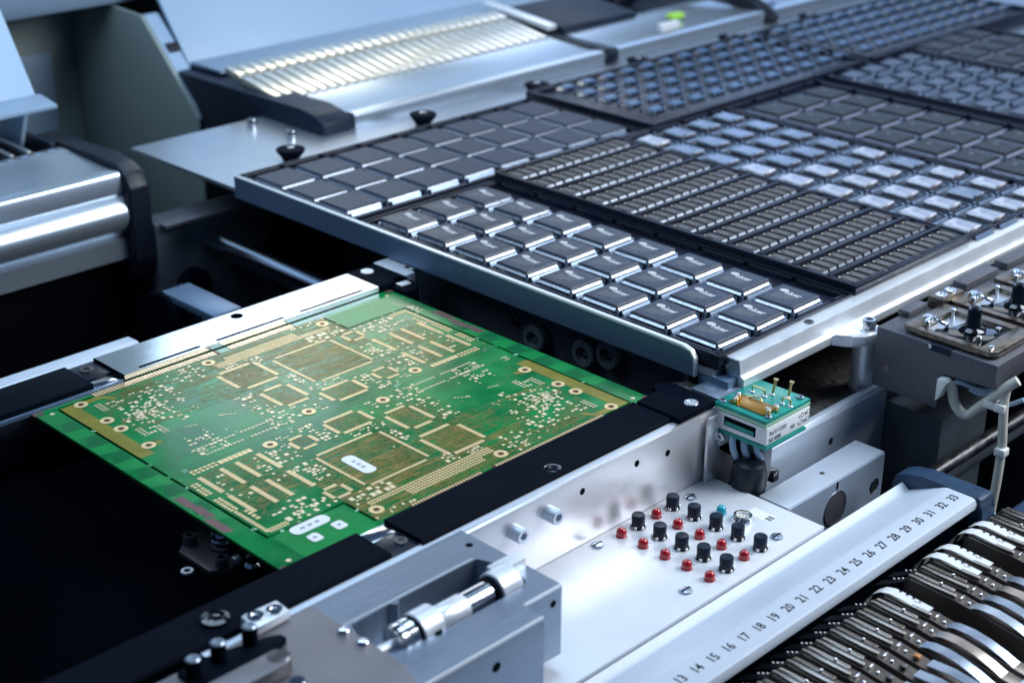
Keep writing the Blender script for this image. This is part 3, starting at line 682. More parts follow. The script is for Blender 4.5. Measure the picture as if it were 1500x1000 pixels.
grid(dark_chip(), c9, r9, 21.4, lambda i, j: f'farthest dark chip, {ORD[j+1]} from the front in the {CN5[i]} of the last tray', 'dark chips in the last tray')
# T6 / T7: raised rear trays of small gull-wing chips
def rear(label, x0, cx, nx, word, group, extra):
    cc = [cx + 28.1 * i for i in range(nx)]; rr = [851 + 26.3 * j for j in range(5)]
    tray(label, x0, x0 + 324, 822, 972, 26.6, cc, rr, 13, 13, depth=14.5, ridge=False)
    p = thing('gullwing_chip', 'x', 'chip'); obj('package', body(0, 13, 0, 8.5, .6, 3.0, .6), 'chipb', p)
    g = G()
    for s_, x in ((-1, 0), (1, 13)):
        for k in range(4): y = .6 + k * 2.0; g.poly([(x, y, 2.2), (x, y + 1.3, 2.2), (x + s_ * 4.2, y + 1.3, .1), (x + s_ * 4.2, y, .1)])
    obj('leads', g, 'lead', p)
    grid(p, cc, rr, 23.2, lambda i, j: f'small {word} chip, {ORD[i+1]} from the left in the {ORD[j+1]} row {extra}', group)
rear('raised black tray of small blue-sheened chips beside the black knobs', 992, 1027, 11, 'blue', 'blue chips in the raised rear tray', 'of the raised rear tray')
rear('farthest raised black tray of small chips at the top of the picture', 1324, 1352, 11, 'blue-grey', 'blue-grey chips in the farthest raised tray', 'of the farthest raised tray')

# ================================================================== SENSOR HEAD BETWEEN RAIL AND TABLE
sn = thing('sensor_head', 'small white sensor block with a teal circuit board, gold pins and printed serial', 'sensor', (671, 466, -24))
obj('housing', G().prism([(448.4, -.4), (448.4, -11), (481, -11), (481, -24), (489, -24), (489, -.4)], 'x', 651, 692, .3), 'white', sn)
obj('window', G().box(650.7, 651.2, 456, 478, -8.2, -2.4, .1), 'blk', sn); obj('window_board', G().box(650.5, 650.69, 457, 477, -7.6, -5.2), 'teal', sn)
obj('top_board', G().box(650.4, 692.2, 449, 485, 2.2, 4.2, .15), 'teal', sn); obj('board_edge', G().box(650.2, 692.4, 448.8, 485.2, .6, 2.1, .1), 'mint', sn)
obj('spacer', G().box(653, 691, 450, 484, -.4, .6), 'blkp', sn)
obj('lower_board', G().box(650.5, 688, 447.4, 482, -13.6, -11.6, .2), 'teal', sn)
obj('gold_plate', G().box(655, 668.5, 454.5, 479, 4.25, 4.9, .1), 'goldd', sn)
for x, y in ((656.5, 475), (661.5, 477), (658, 453.4), (664.5, 452.6)):
    c_ = obj('contact_post', G().cyl((x, y, 4.9), (x, y, 8.0), 1.6, n=20, b=.25), 'gold', sn); obj('post_cap', G().hexhead((x, y, 8.0), (0, 0, 1), 1.5, .7), 'bright', c_)
for x, y in ((675.8, 477.9), (675.9, 469), (675.7, 456.7), (675.6, 450.9), (681, 467.4), (684.5, 459)):
    obj('solder_joint', G().sphere((x, y, 4.2), 1.8, 16, .6, True), 'lead', sn)
for (x, y0, y1) in ((675.8, 477.9, 469), (675.8, 456.7, 451.1)):
    obj('gold_wire', G().tube([(x, y0, 4.4), (x, y0 - .1, 7), (x, (y0 * .8 + y1 * .2), 8.2), (x, (y0 * .2 + y1 * .8), 8.2), (x, y1 + .1, 7), (x, y1, 4.4)], .55), 'gold', sn)
for x, y in ((681, 467.4), (684.5, 459)):
    obj('gold_pin', G().lathe((x, y, 4.5), (.16, -.1, 1), [(.85, 0), (.85, 8.6), (1.5, 8.8), (1.5, 9.6), (.4, 9.6)], 16), 'gold', sn)
obj('gold_wire', G().tube([(667, 474, 4.8), (668, 472, 6), (669.3, 470, 5.6), (669, 467, 6.1), (668, 465, 4.8)], .45), 'gold', sn)
for x, y in ((653.5, 481.5), (688.5, 453.2), (655.5, 451.2)): screw(sn, (x, y, 4.2), q=1.9, h=1.4, mat='lidb')
g = G(); y = 448.3
def st(t_, size, x, z_): g.text(t_, size, (x, y, z_), (1, 0, 0), (0, 0, 1), .05, sx=.86)
st('Ref E113201', 3.7, 653.6, -5.6); st('NS 4088', 3.7, 653.4, -9.9); st('002', 3.4, 673.6, -8.4)
for x, z_, t_ in ((681, -4.6, 'V'), (687, -4.2, 'M'), (680.6, -8.8, 'B'), (685.8, -8.6, 'OK')):
    st(t_, 2.7, x, z_); x += 2.2 if len(t_) == 1 else 2.8
    for a in ((x, x + 2.6, z_, z_ + .3), (x, x + 2.6, z_ + 2.5, z_ + 2.8), (x, x + .3, z_, z_ + 2.8), (x + 2.3, x + 2.6, z_, z_ + 2.8)):
        g.poly([(a[0], y - .01, a[2]), (a[1], y - .01, a[2]), (a[1], y - .01, a[3]), (a[0], y - .01, a[3])])
obj('serial_print', g, 'black_ink', sn, smooth=False)
screw(sn, (651, 479, -16), (-1, 0, 0), 2.6, 1.5)
for k, (x, y) in enumerate(((655, 471), (659.5, 466.5), (664, 461))):
    obj('signal_wire', G().tube([(x + 2, y + 3, -13), (x - 3, y + 1, -15), (x - 4.5, y - 1, -21), (x - 2, y - 2, -27), (x + 2, y - 1, -33)], 2.0, 10), 'bcable', sn)
obj('connector_plug', G().prism([(662, -20), (672, -20), (672, -40), (668, -46), (662, -46)], 'y', 458, 470, .8), 'rubber', sn)
g = G().lathe((656, 462, -76), (0, 0, 1), [(9.5, 0), (9.8, 10), (9.3, 14), (10.6, 16), (10.4, 20), (9.6, 21.5), (10.8, 24), (10.6, 29), (9.4, 31), (10.4, 34), (10.2, 42), (9.0, 48), (6, 50)], 28)
obj('cable_boot', g, 'blkp', sn)
obj('boot_clip', G().box(672, 678, 456, 464, -46, -39, .8), 'gloss', sn)

bk = thing('sheet_bracket', 'bent polished sheet bracket under the white sensor block', 'bracket', (655, 478, -45))
obj('bent_plate', G().prism([(642, -2), (649, -2), (649, -22), (653, -26), (664, -34), (667, -40), (670, -50), (658, -52), (640, -52), (640, -6)], 'y', 480.4, 482.2, .3), 'steel', bk)

# ================================================================== LOWER BEAM, BLOCK, PLATE
bm_ = thing('machine_beam', 'pale aluminium cross beam running behind the sensor block', 'beam', (760, 470, -90))
obj('front_face', G().prism([(464, -95), (464, -30.5), (466.2, -27.4), (470, -27.2), (470, -95)], 'x', 655, 802, .3), 'mill', bm_)
obj('bearing_plate', G().box(700, 1250, 470.3, 580, -44, -31.5, .5), 'grain', bm_)
obj('side_plate', G().box(802.3, 860, 424, 468, -110, -40, .6), 'irond', bm_)
obj('dark_strip', G().box(802.4, 1200, 464, 470, -60, -31, .4), 'dsteel', bm_)
for x, z in ((742, -47), (676, -47)): obj('socket_hole', G().lathe((x, 463.95, z), (0, -1, 0), [(2.4, 0), (2.4, .06)], 18), 'dsteel', bm_)
ab = thing('aluminium_block', 'brushed aluminium block with a large dark round plug in its face', 'metal block', (700, 442, -95))
obj('block_body', G().box(652.5, 749.6, 431, 451.6, -95, -44.2, .7), 'mill', ab)
obj('face_plate', G().box(652.6, 749.4, 430.4, 430.9, -94, -45.2), 'mill_y', ab)
obj('round_plug', G().lathe((699.6, 430.3, -63.2), (0, -1, 0), [(10.6, 0), (10.6, .4), (9.8, .5), (9.6, .3)], 40), 'iron', ab)
obj('plug_rim', G().lathe((699.6, 430.3, -63.2), (0, -1, 0), [(11.4, 0), (11.4, .25), (10.7, .3)], 40, False), 'bright', ab)
obj('index_mark', G().box(699.2, 700.6, 430.1, 430.35, -50.5, -45.4), 'blk', ab)
obj('corner_hole', G().lathe((741, 430.3, -64.2), (0, -1, 0), [(4.2, 0), (3.4, .1)], 24), 'dsteel', ab); obj('hole_rim', G().lathe((741, 430.25, -64.2), (0, -1, 0), [(5, 0), (4.2, .3), (4.1, .1)], 24, False), 'bright', ab)
obj('dowel_dimple', G().lathe((700, 441.5, -44.15), (0, 0, 1), [(1.6, 0), (1.6, .04)], 16), 'dsteel', ab)

# ================================================================== CONTROL PANEL
cp = thing('control_panel', 'pale metal control panel with black push buttons and red indicator lamps', 'control panel', (590, 444, -46))
ZP = -42.4
obj('panel_plate', G().box(380, 648, 404, 484, ZP - 3, ZP, .3), 'panel', cp)
XB = (575.2, 604.4); XL = (561.5, 590.5); YB = (475.3, 460, 444.8, 430, 414.9)
for x in XB:
    for y in YB:
        b_ = obj('push_button', G().lathe((x, y, ZP + 2.4), (0, 0, 1), [(3.6, 0), (3.7, 4.9), (3.4, 5.5), (2.9, 5.5), (2.2, 5.15), (.3, 5.0)], 32), 'navy', cp)
        obj('button_collar', G().lathe((x, y, ZP), (0, 0, 1), [(4.4, 0), (4.4, .6), (3.3, .9), (3.0, 2.4)], 24), 'gloss', b_)
        g = G()
        for k in range(6): a = k * math.pi / 3 + .3; g.sphere((x + 3.9 * math.cos(a), y + 3.9 * math.sin(a), ZP + .9), 1.0, 10)
        obj('collar_lugs', g, 'bright', b_)
for i, x in enumerate(XL):
    for y in YB:
        l_ = obj('indicator_lamp', G().lathe((x, y, ZP + .4), (0, 0, 1), [(2.8, 0), (2.9, 1.6), (2.75, 2.6), (2.35, 3.5), (1.7, 4.25), (.9, 4.65), (.2, 4.75)], 28), 'red', cp)
        obj('lamp_flange', G().lathe((x, y, ZP), (0, 0, 1), [(3.15, 0), (3.15, .35), (2.95, .6), (2.85, .6)], 28), 'red', l_)
        g = G().text(str(1 + YB.index(y) + 5 * i), 2.6, (x + 4.6, y - 1.2, ZP + .05), (1, 0, 0), (0, 1, 0))
        obj('lamp_number', g, 'inkd', l_, smooth=False)
l_ = obj('indicator_lamp', G().lathe((619, 452.4, ZP + .4), (0, 0, 1), [(2.8, 0), (2.9, 1.6), (2.75, 2.6), (2.35, 3.5), (1.7, 4.25), (.9, 4.65), (.2, 4.75)], 28), 'cyan', cp); l_['label'] = 'cyan indicator lamp'
obj('lamp_flange', G().lathe((619, 452.4, ZP), (0, 0, 1), [(3.15, 0), (3.15, .35), (2.95, .6), (2.85, .6)], 28), 'cyan', l_)
k_ = obj('round_connector', G().lathe((621.6, 439.6, ZP), (0, 0, 1), [(6.4, 0), (6.4, 1), (5.4, 2.6), (5.2, 3.4), (4.0, 3.6), (3.9, 1.4)], 32), 'bright', cp)
obj('insulator', G().cyl((621.6, 439.6, ZP + 1.0), (621.6, 439.6, ZP + 2.2), 3.7, n=24), 'nylon', k_)
g = G()
for k in range(4): a = k * math.pi / 2 + .5; g.cyl((621.6 + 1.7 * math.cos(a), 439.6 + 1.7 * math.sin(a), ZP + 2.2), (621.6 + 1.7 * math.cos(a), 439.6 + 1.7 * math.sin(a), ZP + 2.6), .5, n=10)
obj('contacts', g, 'gold', k_)
s_ = obj('label_sticker', G().rrect(629, 637.5, 427.5, 443.5, ZP + .03, ZP + .12, .6), 'white', cp)
g = G()
for k in range(2):
    y = 431.8
    for q in range(5): g.rect(631 + k * 2.6, 633 + k * 2.6, y - .7, y - .1, ZP + .15); y -= .8
obj('small_print', g, 'black_ink', s_, smooth=False)
for x, y in ((620.1, 475.2), (544.9, 477.6), (620, 415.4), (544.2, 416.4)):
    s_ = obj('slotted_screw', G().lathe((x, y, ZP), (0, 0, 1), [(3.5, 0), (3.5, .5), (3.1, 1.1), (2.2, 1.45), (.3, 1.5)], 28), 'leadm', cp)
    obj('screw_slot', G().box(x - 3.1, x + 3.1, y - .5, y + .5, ZP + .9, ZP + 1.53), 'blk', s_)

# ================================================================== NUMBERED COVER OF THE NEAR FEEDER BANK
cv = thing('feeder_cover', 'long pale cover strip with printed feeder numbers along the near feeders', 'feeder cover', (600, 380, -60))
prof = [(403.6, -60), (403.6, -45), (402.5, -43.9), (398.6, -47), (397.6, -47.2), (375.8, -37.0), (374, -36.5), (358.6, -36.5), (356.6, -37.3), (355.4, -39.4), (355.4, -42.2), (359, -43.6), (376, -45), (376, -60)]
obj('cover_strip', G().prism(prof, 'x', 380, 724.3), 'paint', cv)
g = G()
for n_ in range(8, 34):
    x = 716.1 + 11.89 * (n_ - 33); g.text(str(n_), 7.6, (x, 363.6, -36.42), (1, 0, 0), (0, 1, 0), .16, 'CENTER', .88)
obj('feeder_numbers', g, 'black_ink', cv, smooth=False)
ec = [(409.5, -75), (410, -47), (407.5, -41), (401, -38.2), (391, -36.2), (356, -36.0), (353.4, -37), (353.0, -44), (350.5, -49), (350, -75)]
obj('end_cap', G().prism(ec, 'x', 725, 738.5, 1.2), 'dblue', cv)
obj('cap_shadow_gap', G().box(724.4, 724.9, 360, 402, -60, -46), 'blkp', cv)

# ================================================================== NEAR TAPE FEEDERS
def hump(x0, x1, path, th=.5):
    g = G(); n = len(path)
    top = [(a, z + th) for a, z in path]; g.prism(top + path[::-1], 'x', x0, x1); return g
def feeder(n_):
    xc = 716.1 + 11.89 * (n_ - 33) + 1; w_ = 4.1
    kind = n_ % 5
    old = n_ < 23
    lab = {33: 'x'}.get(n_)
    words = ('brown steel tape feeder', 'brown steel tape feeder')
    tapew = n_ in (33, 32, 30, 29, 25)
    lab = f"steel tape feeder {'threaded with white paper tape' if tapew else 'with a dark carrier tape'} below number {n_} on the pale cover"
    if n_ > 33: lab = ('first', 'second')[n_ - 34] + ' dark steel tape feeder past the dark blue end cap of the cover'
    f = thing('tape_feeder', lab, 'tape feeder', (xc, 300, -110), 'tape feeders along the near cover')
    z0 = -46 - random.uniform(0, .8)
    obj('rail', G().prism([(349, z0 - 1.5), (346, z0), (318, z0 - 1.2), (300, z0 - 3.5), (250, z0 - 10), (250, -110), (349, -110)], 'x', xc - w_, xc + w_, .5), 'blade', f)
    obj('tape_guide', G().box(xc - w_ + .3, xc - w_ + 2.6, 319.5, 347.4, z0 - .4, z0 + 1.6, .7), 'feeder', f); obj('tape_guide', G().box(xc - w_ + 3.2, xc - .2, 321, 346.8, z0 - .5, z0 + .7, .5), 'dsteel', f)
    obj('tape_guide', G().box(xc + .6, xc + w_ - .9, 323, 346.6, z0 - .6, z0 + .9, .4), 'bronze' if kind % 2 else 'feeder', f)
    obj('sprocket_pin', G().sphere((xc + 1.6, 331, z0 + 1.2), 1.05, 14), 'bright', f)
    obj('release_bar', G().box(xc - 2.2, xc + 2.4, 317, 318.1, z0 - .8, z0 + .5, .4), 'bright', f)
    obj('retainer_screw', G().sphere((xc - .8, 313.2, z0 - 1.6), 1.15, 14), 'bright', f)
    if not old:
        obj('cover_tape', hump(xc - 3.3, xc + 3.0, [(311, z0 - 2.5), (306, z0 - 1.0), (298, z0 - .8), (289, z0 - 2.2), (280, z0 - 4.8), (271, z0 - 8.4), (263, z0 - 12.6)], .6), ('tapeb', 'tapeb', 'silver', 'tapeb', 'feeder')[kind], f)
    else:
        obj('cover_tape', hump(xc - 3.3, xc + 3.0, [(300, z0 - 2), (288, z0 - 1.2), (274, z0 - 2.6), (262, z0 - 5.6)], .6), 'tapeb', f)
        obj('copper_tag', G().box(xc - 2, xc + 1, 305, 308.4, z0 - 2, z0 - .2, .3), 'orange' if n_ == 22 else 'dsteel', f)
    ww = 3.3
    tp = obj('carrier_tape', hump(xc - ww, xc + ww, [(359, z0 - 14), (357, z0 - 8), (353.5, z0 - 2.8), (349, z0 + .6), (344, z0 + 1.9), (338, z0 + 1.7), (322, z0 + .6)] if tapew else [(366, z0 - 14), (357, z0 - 9), (351, z0 - 5), (347.5, z0 - 2.5)], .4), 'tape' if tapew else 'blkp', f)
    g = G()
    if tapew:
        for q in range(4): g.disc(xc + 2.6, 341 - q * 4, z0 + 2.3 - q * .02, .8, 10)
        obj('feed_holes', g, 'blk', tp)
    else:
        for q in range(4): g.sphere((xc + 1.9, 350.5 + q * 2.6, z0 - 4.6 - q * 1.25), .75, 8, .5)
        obj('feed_holes', g, 'white', tp)
for n_ in range(16, 36): 
    if n_ not in (31, 26): feeder(n_)
gb = tag(obj('guard_bar', G().box(420, 900, 225, 259, -52, -42, 2), 'paint', loc=(660, 245, -46)), 'pale painted guard bar across the lower right corner', 'guard bar')
hd = tag(obj('handle', G().prism([(352, -70), (354, -58), (350, -55), (300, -56), (300, -70)], 'x', 752, 790, 1.5), 'dblue', loc=(770, 330, -70)), 'dark blue feeder handle at the right picture edge', 'handle')

# ================================================================== NOZZLE STATION (dark grey box, right)
vb = thing('nozzle_station', 'dark grey box with brown steel plates holding black nozzles', 'nozzle station', (850, 420, -20))
obj('box_body', G().prism([(461, 19.8), (461, -19), (415.2, -19.6), (414.2, 4.2), (380.4, 4.8), (380.4, 19.8)], 'x', 776.4, 1060, .6), 'iron', vb)
obj('wall_notch', G().box(775.8, 782, 410.5, 425, 16.2, 20.4, .3), 'navy', vb)
obj('notch_glint', G().box(775.4, 777, 423, 425.4, 17.4, 20.2, .3), 'bright', vb)
obj('side_hole', G().lathe((776.35, 452.3, -5.3), (-1, 0, 0), [(2.4, 0), (2.4, .1)], 18), 'bright', vb)
obj('rib', G().box(800.5, 822, 454, 462, 19.9, 24, .8), 'iron', vb); obj('rib', G().box(864, 905, 452, 462, 19.9, 25, .8), 'iron', vb); obj('rib', G().box(916, 980, 452, 462, 19.9, 25, .8), 'iron', vb)
hb = obj('hinge_block', G().box(825, 850, 445.4, 456.5, 20, 27.2, .8), 'bronze', vb)
for x in (831.5, 842.5): obj('slotted_screw', G().lathe((x, 451.2, 27.2), (0, 0, 1), [(4.0, 0), (3.8, .6), (2.4, .7), (2.0, .2)], 24), 'bright', hb)
def station(x0, label):
    p = thing('nozzle_holder', label, 'nozzle holder', (x0 + 22, 416, 20), 'nozzle holders on the grey box')
    g = G(); z0, z1 = 21.5, 24.8
    X = [x0, x0 + 7, x0 + 16, x0 + 40, x0 + 47]; 
    g.prism([(x0 + 2, 386.2), (x0 + 5, 384.8), (x0 + 43, 384.8), (x0 + 47, 388), (x0 + 47, 396), (x0, 396), (x0, 389)], 'z', z0, z1, .3)
    g.prism([(x0, 436), (x0 + 47, 436), (x0 + 47, 445), (x0 + 3, 446.6), (x0, 443.5)], 'z', z0, z1, .3)
    g.box(x0, x0 + 5, 396.01, 435.99, z0, z1); g.box(x0 + 41, x0 + 47, 396.01, 435.99, z0, z1)
    obj('frame_plate', g, 'bronze', p)
    obj('silver_strip', G().box(x0 + 5.3, x0 + 40.7, 397, 435.5, z0 - .6, z0 + .4), 'sheet', p)
    obj('black_pad', G().prism([(x0 + 7, 398), (x0 + 38, 398), (x0 + 38, 414), (x0 + 33, 422), (x0 + 18, 424), (x0 + 10, 430), (x0 + 7, 424)], 'z', z0 + .4, z0 + 2.2, .4), 'gloss', p)
    nz = obj('nozzle', G().lathe((x0 + 24, 413, z0 + 2.2), (0, 0, 1), [(8, 0), (8, 1.2), (6.6, 2.2), (5.2, 2.8), (4.9, 4.2), (4.4, 5.2), (4.1, 13.6), (3.7, 14.4), (2, 14.4)], 32), 'gloss', p)
    obj('nozzle_tip', G().hexhead((x0 + 24, 413, z0 + 16.6), (0, 0, 1), 2.2, .8), 'blkp', nz)
    for x, y in ((8.5, 434.5), (36, 433.5), (10, 401)): obj('dowel_pin', G().cyl((x0 + x, y, z0), (x0 + x, y, z0 + 6.6), 1.6, n=16, b=.3), 'bright', p)
    obj('spring_clip', G().tube([(x0 + 13, 438, z0 + 4), (x0 + 15, 434, z0 + 6.5), (x0 + 14, 429, z0 + 5.5), (x0 + 16, 426, z0 + 4), (x0 + 13, 424, z0 + 3)], 1.25), 'bright', p)
    obj('latch', G().lathe((x0 + 16, 438.5, z1), (0, 0, 1), [(3.2, 0), (3.2, 2.6), (2.4, 3.4), (.6, 3.4)], 20), 'bright', p)
    obj('edge_tab', G().box(x0 + 2, x0 + 6, 388.6, 391, z1 + .05, z1 + 2.5, .3), 'bright', p)
    obj('edge_clip', G().box(x0 + 30, x0 + 34, 399, 402, z1, z1 + 2, .3), 'bright', p)
station(780, 'brown steel nozzle holder plate nearest the grey box corner'); station(833, 'brown steel nozzle holder plate second from the grey box corner'); station(886, 'brown steel nozzle holder plate at the right picture edge')

# ================================================================== CABLES UNDER THE GREY BOX
tag(obj('plug_connector', G().prism([(414, 2.5), (414, -12), (411, -9), (409, 0), (406.5, 2), (409, 3.4)], 'x', 770.5, 776, .5), 'nylon', loc=(773, 410, -5)), 'white plug on the underside of the dark grey box', 'plug')
tag(obj('cable', G().tube([(779, 409, 0), (778, 407, -6), (778, 404.5, -13), (779, 400, -18), (780, 396, -18), (780, 390, -11), (780, 384, -4), (780, 379, 2), (781, 374, 8), (783, 370, 12)], 3.1, 12), 'cream', loc=(779, 395, -10)), 'cream cable looping below the white plug and up to the right', 'cable', 'cables under the grey box')
tag(obj('cable', G().tube([(783, 376, 6), (781, 375.5, -2), (780, 374, -15), (780, 372.5, -30), (778, 371.5, -52), (776, 371.5, -75), (776, 371.5, -110)], 2.7, 12), 'cream', loc=(780, 373, -40)), 'cream cable hanging straight down beside the feeder cover', 'cable', 'cables under the grey box')
tag(obj('cable', G().tube([(779, 406.5, 1), (781, 400, 0), (783, 394, -1.5), (785, 388, -1), (786, 381, 3)], 1.7, 10), 'bcable', loc=(780, 396, 0)), 'upper pale blue cable running behind the cream loop', 'cable', 'cables under the grey box')
tag(obj('cable', G().tube([(783, 399, -3), (784, 393, -4.5), (785, 386, -3), (788, 378, -8), (790, 368, -2)], 1.5, 10), 'bcable', loc=(784, 390, -3)), 'lower pale blue cable crossing under the cream loop', 'cable', 'cables under the grey box')
for x, y, z_, l in ((780, 383, -6, 'white cable tie block beside the cream loop'), (779.5, 376.2, -6, 'white cable tie at the top of the hanging cable'), (779, 371.8, -33, 'white cable tie lower down the hanging cable')):
    tag(obj('cable_tie', G().box(x - 3.4, x + 3.4, y - 3.4, y + 3.4, z_ - 2.6, z_ + 2.6, .9), 'nylon', loc=(x, y, z_)), l, 'cable tie')
rd = thing('guide_rod', 'dark polished guide rods running past the hanging cream cable', 'guide rod', (900, 410, -60))
obj('rod', G().cyl((770, 410.5, -61), (1300, 410.5, -61), 4.4, n=24), 'dsteel', rd); obj('rod', G().cyl((745, 424, -80), (1300, 424, -80), 7, n=24), 'irond', rd)

# ================================================================== CLAMP BLOCK WITH CYLINDER (front, bottom)
cb = thing('clamp_block', 'brushed aluminium block with a milled pocket holding a small cylinder', 'metal block', (400, 440, -35))
pk = [(438.5, 459.8), (441.6, 452), (442.8, 433.5), (441, 429.5), (436.5, 427.5), (388.4, 427.5), (386, 430), (384, 428.4), (361, 429.6), (358.6, 434), (358.8, 452), (361.4, 459), (384.5, 460), (386.8, 457), (390, 459.8)]
g = G(); ztop = 4.0
outer = [(300, 404), (426.6, 404), (426.6, 416.4), (451.2, 416.4), (451.2, 483.9), (300, 483.9)]
n_ = 0
A = [g.bm.verts.new((x, y, ztop)) for x, y in outer]; B = [g.bm.verts.new((x, y, -34)) for x, y in outer]
for i in range(6): g.bm.faces.new([A[i], A[(i + 1) % 6], B[(i + 1) % 6], B[i]])
g.bm.faces.new(B[::-1])
Pt = [g.bm.verts.new((x, y, ztop)) for x, y in pk]; Pb = [g.bm.verts.new((x, y, -14)) for x, y in pk]
for i in range(len(pk)): g.bm.faces.new([Pt[i], Pt[(i + 1) % len(pk)], Pb[(i + 1) % len(pk)], Pb[i]])
g.bm.faces.new(Pb)
oe = [g.bm.edges.get((A[i], A[(i + 1) % 6])) for i in range(6)]; pe = [g.bm.edges.get((Pt[i], Pt[(i + 1) % len(pk)])) for i in range(len(pk))]
bmesh.ops.triangle_fill(g.bm, use_beauty=True, use_dissolve=False, edges=oe + pe)
obj('block_body', g, 'alu', cb, smooth=False)
for (a, b_, y) in ((346, 426.4, 404), (426.9, 451, 416.4)):
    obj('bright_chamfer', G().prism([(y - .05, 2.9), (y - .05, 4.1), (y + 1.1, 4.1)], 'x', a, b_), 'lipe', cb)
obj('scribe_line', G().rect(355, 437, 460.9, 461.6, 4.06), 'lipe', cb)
obj('tapped_hole', G().lathe((444.5, 471, 4.02), (0, 0, 1), [(1.9, 0), (1.9, .06)], 16), 'blk', cb)
obj('tapped_hole', G().lathe((445.5, 416.35, -4), (0, -1, 0), [(1.9, 0), (1.9, .06)], 16), 'blk', cb)
obj('tapped_hole', G().lathe((397, 403.95, -8), (0, -1, 0), [(2.5, 0), (2.5, .06)], 18), 'blk', cb)
cy = thing('pneumatic_cylinder', 'small silver cylinder with a ringed body lying in the milled block', 'cylinder', (405, 437, 5))
ax = (1, 0, 0); yc, zc = 437, 2.2
obj('barrel', G().lathe((391, yc, zc), ax, [(6.2, 0), (6.2, 44), (6.0, 44)], 36), 'bright', cy)
obj('rear_collar', G().lathe((426, yc, zc), ax, [(8.2, 0), (8.8, .6), (8.8, 12), (7, 14)], 36), 'satin', cy)
obj('port_block', G().box(431, 450, 438, 446, 2, 9.6, 1.2), 'satin', cy)
obj('white_sleeve', G().lathe((391.5, yc, zc), ax, [(6.5, 0), (6.6, .3), (6.6, 16), (6.4, 16.4)], 36), 'satin', cy)
g = G()
for k in range(6): a = 394 + k * 1.9; g.poly([(a, 431.0, 4.2), (a + 1.1, 431.0, 4.2), (a + 1.1, 430.72, 2.7), (a, 430.72, 2.7)])
obj('sleeve_print', g, 'silver', cy, smooth=False)
obj('front_collar', G().lathe((378, yc, zc), ax, [(8.8, 0), (9.4, .6), (9.4, 11.5), (8.8, 12)], 36), 'satin', cy)
obj('ringed_nut', G().lathe((367, yc, zc), ax, [(6.5, 0), (8.4, 1), (8.4, 4), (7.6, 4.4), (8.4, 5), (8.6, 9), (7.6, 10)], 36), 'bright', cy)
obj('black_ring', G().lathe((376.6, yc, zc), ax, [(8.9, 0), (8.9, 1.3)], 36), 'blk', cy); obj('black_ring', G().lathe((423.8, yc, zc), ax, [(7.4, 0), (7.4, 2)], 36), 'blk', cy)
obj('piston_rod', G().cyl((354, yc, zc), (368, yc, zc), 2.6, n=20, b=.4), 'lipe', cy)
obj('set_screw', G().cyl((385, 428.5, 3.8), (385, 428.5, 5), 2.2, n=16), 'blk', cy); obj('set_screw', G().cyl((383, 446.5, 3.8), (383, 446.5, 5.2), 2.4, n=16), 'blk', cy)

mp = thing('mounting_plate', 'worn grey plate with clamp bolts in the bottom left foreground', 'mounting plate', (330, 450, 4))
obj('plate', G().prism([(357, 481), (357.2, 417.5), (352, 404), (230, 404), (230, 481)], 'z', 4.1, 6.2, .5), 'worn', mp)
for x, y in ((354, 455), (354.5, 442.5)): obj('button_screw', G().sphere((x, y, 6.2), 3.0, 20, .7, True), 'bright', mp)
c_ = obj('clamp_bar', G().prism([(324.5, 478), (343.6, 478.5), (344.4, 489.5), (325.5, 490.6)], 'z', 6.25, 11, 1.0), 'satin', mp)
for x, y in ((330, 485.4), (338.8, 483.6)): obj('clamp_screw', G().lathe((x, y, 11), (0, 0, 1), [(3.9, 0), (3.7, .7), (2, .7), (1.6, .2)], 24), 'bright', c_)
for x, y in ((318.5, 474), (302, 473.5), (288, 471)):
    b_ = obj('clamp_bolt', G().cyl((x, y, 6.2), (x, y, 17), 3.4, n=24, b=.4), 'blk', mp); obj('bolt_face', G().lathe((x, y, 17), (0, 0, 1), [(3.2, 0), (2.6, .5), (1.6, .5), (1.5, .1)], 24), 'silver', b_)
obj('slot_link', G().prism([(296, 461), (326, 463), (332, 466), (332, 470), (326, 473), (296, 480), (284, 478), (284, 466)], 'z', 6.3, 8.6, .6), 'blk', mp)
obj('support_tab', G().box(284, 318.4, 446, 458, 6.3, 13, .8), 'worn', mp)
obj('round_boss', G().lathe((317.5, 453, 6.4), (0, 0, 1), [(5.5, 0), (5.5, 6), (4.6, 6.8), (3, 6.8)], 24), 'dsteel', mp)
screw(mp, (315, 437, 6.2), q=3.6, h=4)
lk = tag(obj('toggle_ring', G().lathe((322, 505, 3.3), (0, 0, 1), [(6.2, 0), (6.4, 1.5), (4.6, 2.2), (3.2, 1.2), (1.6, 1.6)], 28), 'gloss', loc=(322, 505, 3)), 'black ring catch on the near rail beside the clamp bar', 'catch')

